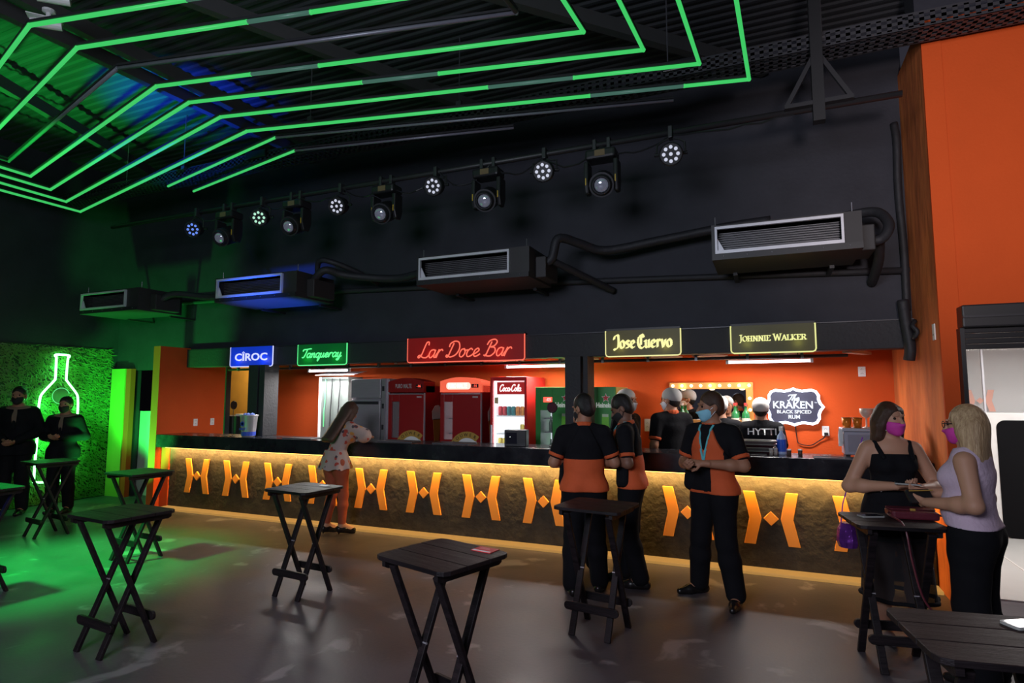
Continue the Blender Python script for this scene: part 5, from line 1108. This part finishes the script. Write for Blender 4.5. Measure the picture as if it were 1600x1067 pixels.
        for j in range(13):
            z = .76 - .46 * j / 12; r0 = .212 + .03 * (j / 12)
            for i in range(n_):
                t = 2 * PI * i / n_; r_ = r0 * (1 + .045 * (j / 12) * math.sin(9 * t + .6 * j * .2)); v.append((r_ * math.cos(t), r_ * .88 * math.sin(t), z))
        f = [(j * n_ + i, j * n_ + (i + 1) % n_, (j + 1) * n_ + (i + 1) % n_, (j + 1) * n_ + i) for j in range(12) for i in range(n_)]
        sdf_obj('sheer_skirt', (np.array(v) * k, np.array(f)), sheer('black_mesh_fabric', (.012, .011, .014), .84, .8), P)
        hem = [(.242 * (1 + .045 * math.sin(9 * t + 1.4)) * math.cos(t) * k, .213 * (1 + .045 * math.sin(9 * t + 1.4)) * math.sin(t) * k, .31 * k) for t in np.linspace(0, 2 * PI, 60)[:-1]]
        MB().tube(hem, .016 * k, 6, closed=True).build('hem', black_cloth, P, smooth=True)
        for z in (1.345, 1.20): pass
    if 'blouse' in o:
        S = Sdf(.04); torso(S, .016)
        for q in 'LR': sh, el = J['sh' + q], J['elb' + q]; S.seg(sh, sh + (el - sh) * .8, .068, .098, None, 1, .05)
        cuts = [(J['nec'] + Lr @ A_(0, 0, -.0), Lr @ A_(0, -.2, 1)), ((0, 0, 1.02), (0, 0, -1))]
        for q in 'LR': sh, el = J['sh' + q], J['elb' + q]; cuts.append((sh + (el - sh) * .78, el - sh)) if False else None
        garment('blouse', S, o['blouse'], cuts)
        v = []; n_ = 44
        for j in range(8):
            z = 1.08 - .24 * j / 7; r0 = .150 + .085 * (j / 7)
            for i in range(n_): t = 2 * PI * i / n_; r_ = r0 * (1 + .07 * (j / 7) * math.sin(8 * t)); v.append((r_ * math.cos(t), r_ * .86 * math.sin(t) + .01, z + .012 * math.sin(8 * t + 1) * (j / 7)))
        f = [(j * n_ + i, j * n_ + (i + 1) % n_, (j + 1) * n_ + (i + 1) % n_, (j + 1) * n_ + i) for j in range(7) for i in range(n_)]
        sdf_obj('peplum', (np.array(v) * k, np.array(f)), o['blouse'], P)
    if 'shoes' in o:
        for q in 'LR':
            S = Sdf(.02); an = lg['ank' + q]; fa = lg['foot' + q]; fd = A_(math.sin(fa), -math.cos(fa), 0); g = an[2] - .085
            b_ = an * A_(1, 1, 0)
            if o.get('heels'):
                S.seg(b_ + fd * .0 + A_(0, 0, .06), b_ + fd * .15 + A_(0, 0, .018), .032, .026, None, 1, .02); S.seg(b_ - fd * .035 + A_(0, 0, .055), b_ - fd * .035 + A_(0, 0, .008), .016, .007); S.seg(b_ - fd * .03 + A_(0, 0, .075), b_ + fd * .02 + A_(0, 0, .075), .046, .046); S.seg(b_ + fd * .02 + A_(0, 0, .07), b_ + fd * .15 + A_(0, 0, .05), .044, .03)
            else:
                S.seg(b_ - fd * .05 + A_(0, 0, .038), b_ + fd * .09 + A_(0, 0, .036), .04, .043); S.seg(b_ + fd * .09 + A_(0, 0, .032), b_ + fd * .185 + A_(0, 0, .026), .043, .027); S.seg(b_ + A_(0, 0, .05), b_ + A_(0, 0, .10), .045, .046)
            S.keep((0, 0, .001), (0, 0, -1)); garment('shoe', S, o['shoes'], hh=.009 / k)
    # hair, caps, masks
    ht = o.get('hair'); hm = o.get('hair_mat', hair_black)
    if ht:
        S = Sdf(.02); S.ell(hd(0, .02, .034), (.085, .101, .101), HM, .02)
        if ht == 'short':
            S.ell(hd(0, .05, -.02), (.076, .066, .075), HM, .03); S.ell(hd(0, -.125, -.045), (.082, .10, .115), HM, .01, True)
            for s_ in (-1, 1): S.ell(hd(s_ * .085, -.005, -.03), (.03, .03, .045), HM, .01, True)
        else:
            b0 = hd(0, .06, -.03); L_ = o.get('hair_len', .28); dn = unit(Lr @ A_(0, o.get('hair_back', 0), -1)); bk = HM @ A_(0, 1, 0); fl = o.get('hair_flare', 0)
            S.ell(hd(0, .045, -.02), (.092, .08, .10), HM, .03)
            for s_ in (-1, -.35, .35, 1):
                a_ = hd(s_ * .062, .045 + .02 * (1 - abs(s_)), -.02); e = a_ + dn * L_ + bk * .015 + (HM @ A_(s_ * (.012 + fl), 0, 0)); S.seg(a_, e, .048, .036 + fl * .4, None, 1, .05)
            for s_ in (-1, 1): S.seg(hd(s_ * .055, -.035, .06), hd(s_ * .086, .0, -.05), .026, .03, None, 1, .03); S.seg(hd(s_ * .086, .0, -.05), hd(s_ * .088, .012, -.13) , .03, .03, None, 1, .03)
            S.ell(hd(0, -.125, -.045), (.066, .10, .118), HM, .01, True)
        garment('hair', S, hm, hh=.009 / k)
    if 'cap' in o:
        S = Sdf(.02); S.ell(hd(0, .022, .045), (.093, .112, .092), HM, .02); S.ell(hd(0, .06, .02), (.088, .075, .075), HM, .03)
        S.keep(hd(0, 0, .0), HM @ A_(0, -.35, -1)); garment('hair_net', S, o['cap'], hh=.009 / k)
        n_ = 20; nrm = unit(HM @ A_(0, -.35, -1))
    if 'mask' in o:
        S = Sdf(.015); S.ell(hd(0, -.036, -.045), (.068, .078, .078), HM, .02); S.seg(hd(0, -.09, .0), hd(0, -.118, -.032), .012, .018, None, 1, .02); S.ell(hd(0, -.07, -.095), (.035, .03, .03), HM, .02)
        S.keep(hd(0, -.02, 0), HM @ A_(0, 1, .0)).keep(hd(0, 0, -.002), HM @ A_(0, -.25, 1)).keep(hd(0, 0, -.125), HM @ A_(0, .2, -1))
        m_ = garment('face_mask', S, o['mask'], hh=.0075 / k)
        E_ = MB()
        for s_ in (-1, 1):
            for z0, z1 in ((-.025, .012), (-.085, -.03)): E_.tube([Vector(hd(s_ * .064, -.03, z0) * k), Vector(hd(s_ * .08, -.008, (z0 + z1) / 2) * k), Vector(hd(s_ * .084, .018, z1) * k)], .0025 * k, 5)
        E_.build('mask_strap', mask_trim if o['mask'] is not mask_black else mask_black, P)
    if o.get('glasses'):
        g_ = MB()
        for s_ in (-1, 1):
            g_.tube([Vector(hd(s_ * .036 + .025 * math.cos(t), -.108, .004 + .02 * math.sin(t)) * k) for t in np.linspace(0, 2 * PI, 14)[:-1]], .0026 * k, 5, closed=True)
            g_.tube([Vector(hd(s_ * .062, -.106, .01) * k), Vector(hd(s_ * .084, -.03, .01) * k), Vector(hd(s_ * .086, .02, .005) * k)], .0026 * k, 5)
        g_.tube([Vector(hd(-.012, -.112, .008) * k), Vector(hd(.012, -.112, .008) * k)], .0026 * k, 5); g_.build('glasses', black_pl, P)
    if 'lanyard' in o:
        tgt = out.get('vest') or out.get('shirt'); L_ = []
        for s_ in (-1, 1):
            pts = [J['nec'] + Lr @ A_(s_ * (.062 - .058 * t), -.02, -.01 - .29 * t) for t in np.linspace(0, 1, 9)]
            dv = tuple(Lr @ A_(0, 1, 0)); cand = [on_surface(q_, [Vector(p * k) for p in pts], .4, dv) for q_ in (out.get('vest'), out.get('shirt')) if q_]
            sp = [min(c_, key=lambda p: p.dot(Vector(dv))) for c_ in zip(*cand)]
            sp = [p - Vector(Lr @ A_(0, 1, 0)) * .006 for p in sp]
            mb = MB(); 
            for i in range(len(sp) - 1): mb.bar(sp[i], sp[i + 1], .018 * k, .003, up=(0, 1, 0))
            mb.build('lanyard', o['lanyard'], P)
        nk = [J['nec'] + A_(.072 * math.cos(t), .07 * math.sin(t), .012) for t in np.linspace(-.2, PI + .2, 10)]
        MB().tube([Vector(p * k) for p in nk], .008 * k, 5).build('lanyard', o['lanyard'], P)
    if 'back_text' in o:
        me_o = text(o['back_text'], .105 * k, white_m, P, (0, 0, 0), rot=(0, 0, 0), bold=.0015, ext=0, fit=.31 * k, name='back_print')
        me = me_o.data; pts = [Vector((-v.co.x, .0, v.co.y + 1.345 * k)) for v in me.vertices]
        sp = on_surface(out['shirt'], pts, .5, (0, -1, 0))
        for v, p in zip(me.vertices, sp): v.co = p + Vector((0, .004, 0))
    return out

floral = pm('floral_print', (.6, .5, .45), .75)
def add_floral(m):
    nt = m.node_tree; N = nt.nodes; L = nt.links; b = N['Principled BSDF']; tc = N.new('ShaderNodeTexCoord'); prev = None
    base = (.40, .30, .27, 1)
    for sc, th, col, off in ((9, .26, (.4, .05, .03, 1), 0), (12, .24, (.06, .04, .05, 1), 3.3), (8, .22, (.55, .25, .06, 1), 7.7)):
        mp = N.new('ShaderNodeMapping'); mp.inputs['Location'].default_value = (off, off * 2, off); L.new(tc.outputs['Object'], mp.inputs[0])
        v = N.new('ShaderNodeTexVoronoi'); v.inputs['Scale'].default_value = sc; L.new(mp.outputs[0], v.inputs['Vector'])
        n = N.new('ShaderNodeTexNoise'); n.inputs['Scale'].default_value = 25; L.new(mp.outputs[0], n.inputs['Vector'])
        a = N.new('ShaderNodeMath'); a.operation = 'MULTIPLY_ADD'; a.inputs[1].default_value = .3; L.new(n.outputs[0], a.inputs[0]); L.new(v.outputs['Distance'], a.inputs[2])
        c = N.new('ShaderNodeMath'); c.operation = 'LESS_THAN'; c.inputs[1].default_value = th + .15; L.new(a.outputs[0], c.inputs[0])
        mx = N.new('ShaderNodeMix'); mx.data_type = 'RGBA'; mx.inputs[6].default_value = base; mx.inputs[7].default_value = col; L.new(c.outputs[0], mx.inputs[0])
        if prev: L.new(prev, mx.inputs[6])
        prev = mx.outputs[2]
    L.new(prev, b.inputs['Base Color'])
add_floral(floral)
waiter = dict(shirt=black_cloth, sleeve=.66, cuff=orange_cloth, collar=orange_cloth, vest=True, trousers=dark_pants, shoes=shoe_m, legroom=.02, flare=.018, hair='short', hair_mat=hair_black, hem=.9, sleeve_room=.02)
BENT = dict(elbL=(.27, .02, 1.13), wrL=(.08, -.26, 1.15), elbR=(-.27, .02, 1.13), wrR=(-.08, -.26, 1.14))
IN = dict(L=dict(n=(-.6, .3, .6), curl=.5), R=dict(n=(.6, .3, .6), curl=.5))
# man in vest with blue mask
person('person in orange vest with light blue mask, facing the hall', (-.44, 5.33, 0), R(-27), 1.70, skin_b, h=.0085, hyaw=R(-38), hpitch=.1, build=1.08,
       arms=dict(elbL=(.29, -.01, 1.13), wrL=(.06, -.25, 1.15), elbR=(-.27, -.01, 1.12), wrR=(-.09, -.27, 1.12)), hands=dict(L=dict(d=(-.8, -.5, .05), n=(-.3, .5, -.6), curl=.4), R=dict(d=(.6, -.7, .1), n=(.5, .3, .6), curl=.55)),
       legs=dict(ankL=(.19, -.02, .085), kneeL=(.13, -.04, .49), ankR=(-.20, .06, .085), kneeR=(-.13, -.01, .49), footL=.35, footR=-.5), outfit=dict(waiter, mask=mask_blue, lanyard=cyan_cloth, hair_mat=hair_brown, pouch=-1))
person('person in black shirt seen from behind with orange waistband, by the table', (-1.49, 5.08, 0), R(-160), 1.68, skin_b, h=.0085, hyaw=R(42), hpitch=.25, build=1.05, arms=BENT, hands=IN,
       legs=dict(ankL=(.12, .05, .085), ankR=(-.13, -.05, .085), footL=.2, footR=-.3), outfit=dict(waiter, mask=mask_black, lanyard=cyan_cloth, pouch=1))
person('person in orange vest bowing the head over a phone, beside the table', (-1.16, 5.46, 0), R(-84), 1.68, skin_c, h=.0085, lean=.1, hpitch=.5, build=1.02, arms=dict(elbL=(.25, .0, 1.12), wrL=(.09, -.30, 1.17), elbR=(-.25, -.02, 1.12), wrR=(-.07, -.30, 1.17)), hands=IN,
       legs=dict(ankL=(.10, .08, .085), ankR=(-.10, -.08, .085)), outfit=dict(waiter, mask=mask_black, lanyard=cyan_cloth, pouch=1))
person('person in black polo almost hidden behind the waiter at the table', (-1.68, 5.66, 0), R(25), 1.56, skin_b, arms=BENT, hands=IN, outfit=dict(waiter, mask=mask_black))
# woman in floral blouse leaning on the bar
person('person in floral blouse and rust trousers leaning on the bar', (-4.92, 5.98, 0), R(166), 1.62, skin_a, h=.0095, female=True, lean=.30, hpitch=.45, arms=dict(elbL=(.23, -.30, 1.235), wrL=(.05, -.47, 1.235), elbR=(-.27, -.28, 1.235), wrR=(-.08, -.47, 1.235)), hands=dict(L=dict(n=(0, 0, -1), curl=.3), R=dict(n=(0, 0, -1), curl=.4)),
       legs=dict(ankL=(.10, .06, .12), kneeL=(.09, -.01, .5), ankR=(-.10, -.04, .12), kneeR=(-.10, -.05, .5), footL=-.1, footR=-.5), outfit=dict(blouse=floral, trousers=rust_cloth, legroom=.004, flare=.004, shoes=shoe_m, heels=True, hair='long', hair_mat=hair_brown, hair_len=.46, hair_back=.38))
# two women at the right
person('person in black strapped dress with pink mask, looking aside', (.80, 5.0, 0), R(10), 1.62, skin_a, h=.0085, female=True, build=1.12, hyaw=R(24), arms=dict(elbL=(.30, .0, 1.10), wrL=(.10, -.23, 1.13), elbR=(-.30, .0, 1.10), wrR=(-.06, -.24, 1.14)), hands=dict(L=dict(d=(-.75, -.6, .15), n=(-.2, .2, .9), curl=.4), R=dict(d=(.75, -.6, .15), n=(.2, .3, .9), curl=.45)),
       outfit=dict(dress=black_cloth, shoes=pm('pale_shoe', (.3, .26, .28), .4), hair='long', hair_mat=hair_brown, hair_len=.20, hair_flare=.012, mask=mask_pink))
person('person with long blond hair in pale pink sleeveless top, seen from behind', (1.11, 4.42, 0), R(-118), 1.61, skin_a, h=.0085, female=True, build=1.16, hpitch=.05, arms=dict(elbL=(.25, .07, 1.13), wrL=(.12, -.22, 1.10), elbR=(-.24, .02, 1.12), wrR=(-.06, -.25, 1.14)), hands=dict(L=dict(d=(-.25, -.9, .2), n=(-.8, .1, .4), curl=.35), R=dict(n=(.6, .2, .6), curl=.4)),
       outfit=dict(shirt=pink_top, sleeve=0, hem=.97, loose=.02, shirt_name='knit_top', trousers=dark_pants, legroom=.03, flare=.03, shoes=shoe_m, hair='long', hair_mat=hair_blond, hair_len=.21, hair_flare=.03, mask=mask_pink, glasses=True))
# guards by the grass wall
suit = dict(jacket=suit_cloth, trousers=suit_cloth, legroom=.02, flare=.012, shoes=shoe_m, hair='short', mask=mask_black)
CL = dict(elbL=(.27, .03, 1.13), wrL=(.07, -.2, 1.0), elbR=(-.27, .03, 1.13), wrR=(-.07, -.2, 1.02))
person('person in black suit cut off by the left picture edge', (-9.93, 5.12, 0), R(42), 1.80, skin_b, h=.012, arms=CL, hands=IN, outfit=suit)
person('person in black suit standing before the neon bottle', (-9.50, 5.50, 0), R(35), 1.66, skin_b, h=.012, arms=dict(CL, wrL=(.05, -.22, 1.13), wrR=(-.05, -.22, 1.13)), hands=IN, outfit=suit)
# bartenders
polo = dict(shirt=black_cloth, sleeve=.66, cuff=orange_cloth, collar=orange_cloth, trousers=dark_pants, shoes=shoe_m, hair='short', cap=cap_m, hem=.9, sleeve_room=.02)
tee = dict(shirt=black_cloth, sleeve=.66, trousers=dark_pants, shoes=shoe_m, hair='short', cap=cap_m, hem=.9, sleeve_room=.02)
person('person in hair net and blue white mask behind the bowed waiter', (-1.52, 7.0, 0), R(70), 1.74, skin_b, h=.012, outfit=dict(polo, mask=mask_white))
person('person in hair net and black polo with orange collar behind the bar', (-1.03, 7.10, 0), R(-145), 1.75, skin_b, h=.010, hyaw=R(35), hpitch=.1, build=1.04, outfit=dict(polo, mask=mask_white))
person('person in hair net behind the bar, hidden by the man with blue mask', (-.50, 7.28, 0), R(178), 1.66, skin_b, h=.012, outfit=dict(tee, back_text='HYTTI'))
person('person in hair net with white lettering on the black shirt back', (-.07, 7.28, 0), R(184), 1.64, skin_b, h=.010, build=1.02, outfit=dict(tee, back_text='HYTTI'))
# things held or carried by the women
phone('phone held by the woman with pink mask', .84, 4.72, 1.095, R(80), pm('screen_dark', (.02, .02, .03), .08))
t = thing('wallet', 'black wallet held between the two women', 'wallet', (.86, 4.47, 1.06), R(30)); MB().prism(rrect(.16, .09, .01), (0, 0, 0), (1, 0, 0), (0, .5, .86), (0, .02, -.01)).build('body', black_pl, t, bevel=.004); MB().box(-.08, .08, -.006, .0, .03, .036).build('zip', gold_m, t)
t = thing('purple_bag', 'shiny purple bag hanging beside the woman with pink mask', 'bag', (.50, 4.98, .60))
MB().lathe([(0, 0), (.06, .0), (.075, .04), (.065, .13), (.045, .17), (0, .17)], n=10).build('pouch', pm('purple_foil', (.22, .05, .4), .15, .6, var=.8, scale=14, bump=.5, bscale=18), t); MB().tube([(-.04, 0, .16), (-.02, .02, .3), (.06, .06, .55), (.13, .04, .78)], .004, 5).build('strap', pm('purple_strap', (.25, .04, .5), .3), t)
t = thing('bracelet', 'thin silver bracelet on the wrist of the woman with pink mask', 'bracelet', (.70, 4.82, 1.06)); MB().tube([(.03 * math.cos(a_) , .0, .03 * math.sin(a_)) for a_ in np.linspace(0, 2 * PI, 14)[:-1]], .003, 5, closed=True).build('band', steel, t); MB().ball((0, 0, -.032), .006, 6).build('charm', steel, t)
t = thing('earring', 'dangling silver earring of the woman with pink mask', 'earring', (.755, 4.96, 1.42)); MB().ball((0, 0, .06), .005, 6).build('stud', steel, t); MB().cyl((0, 0, .0), (0, 0, .055), .0025, n=5).build('drop', steel, t)
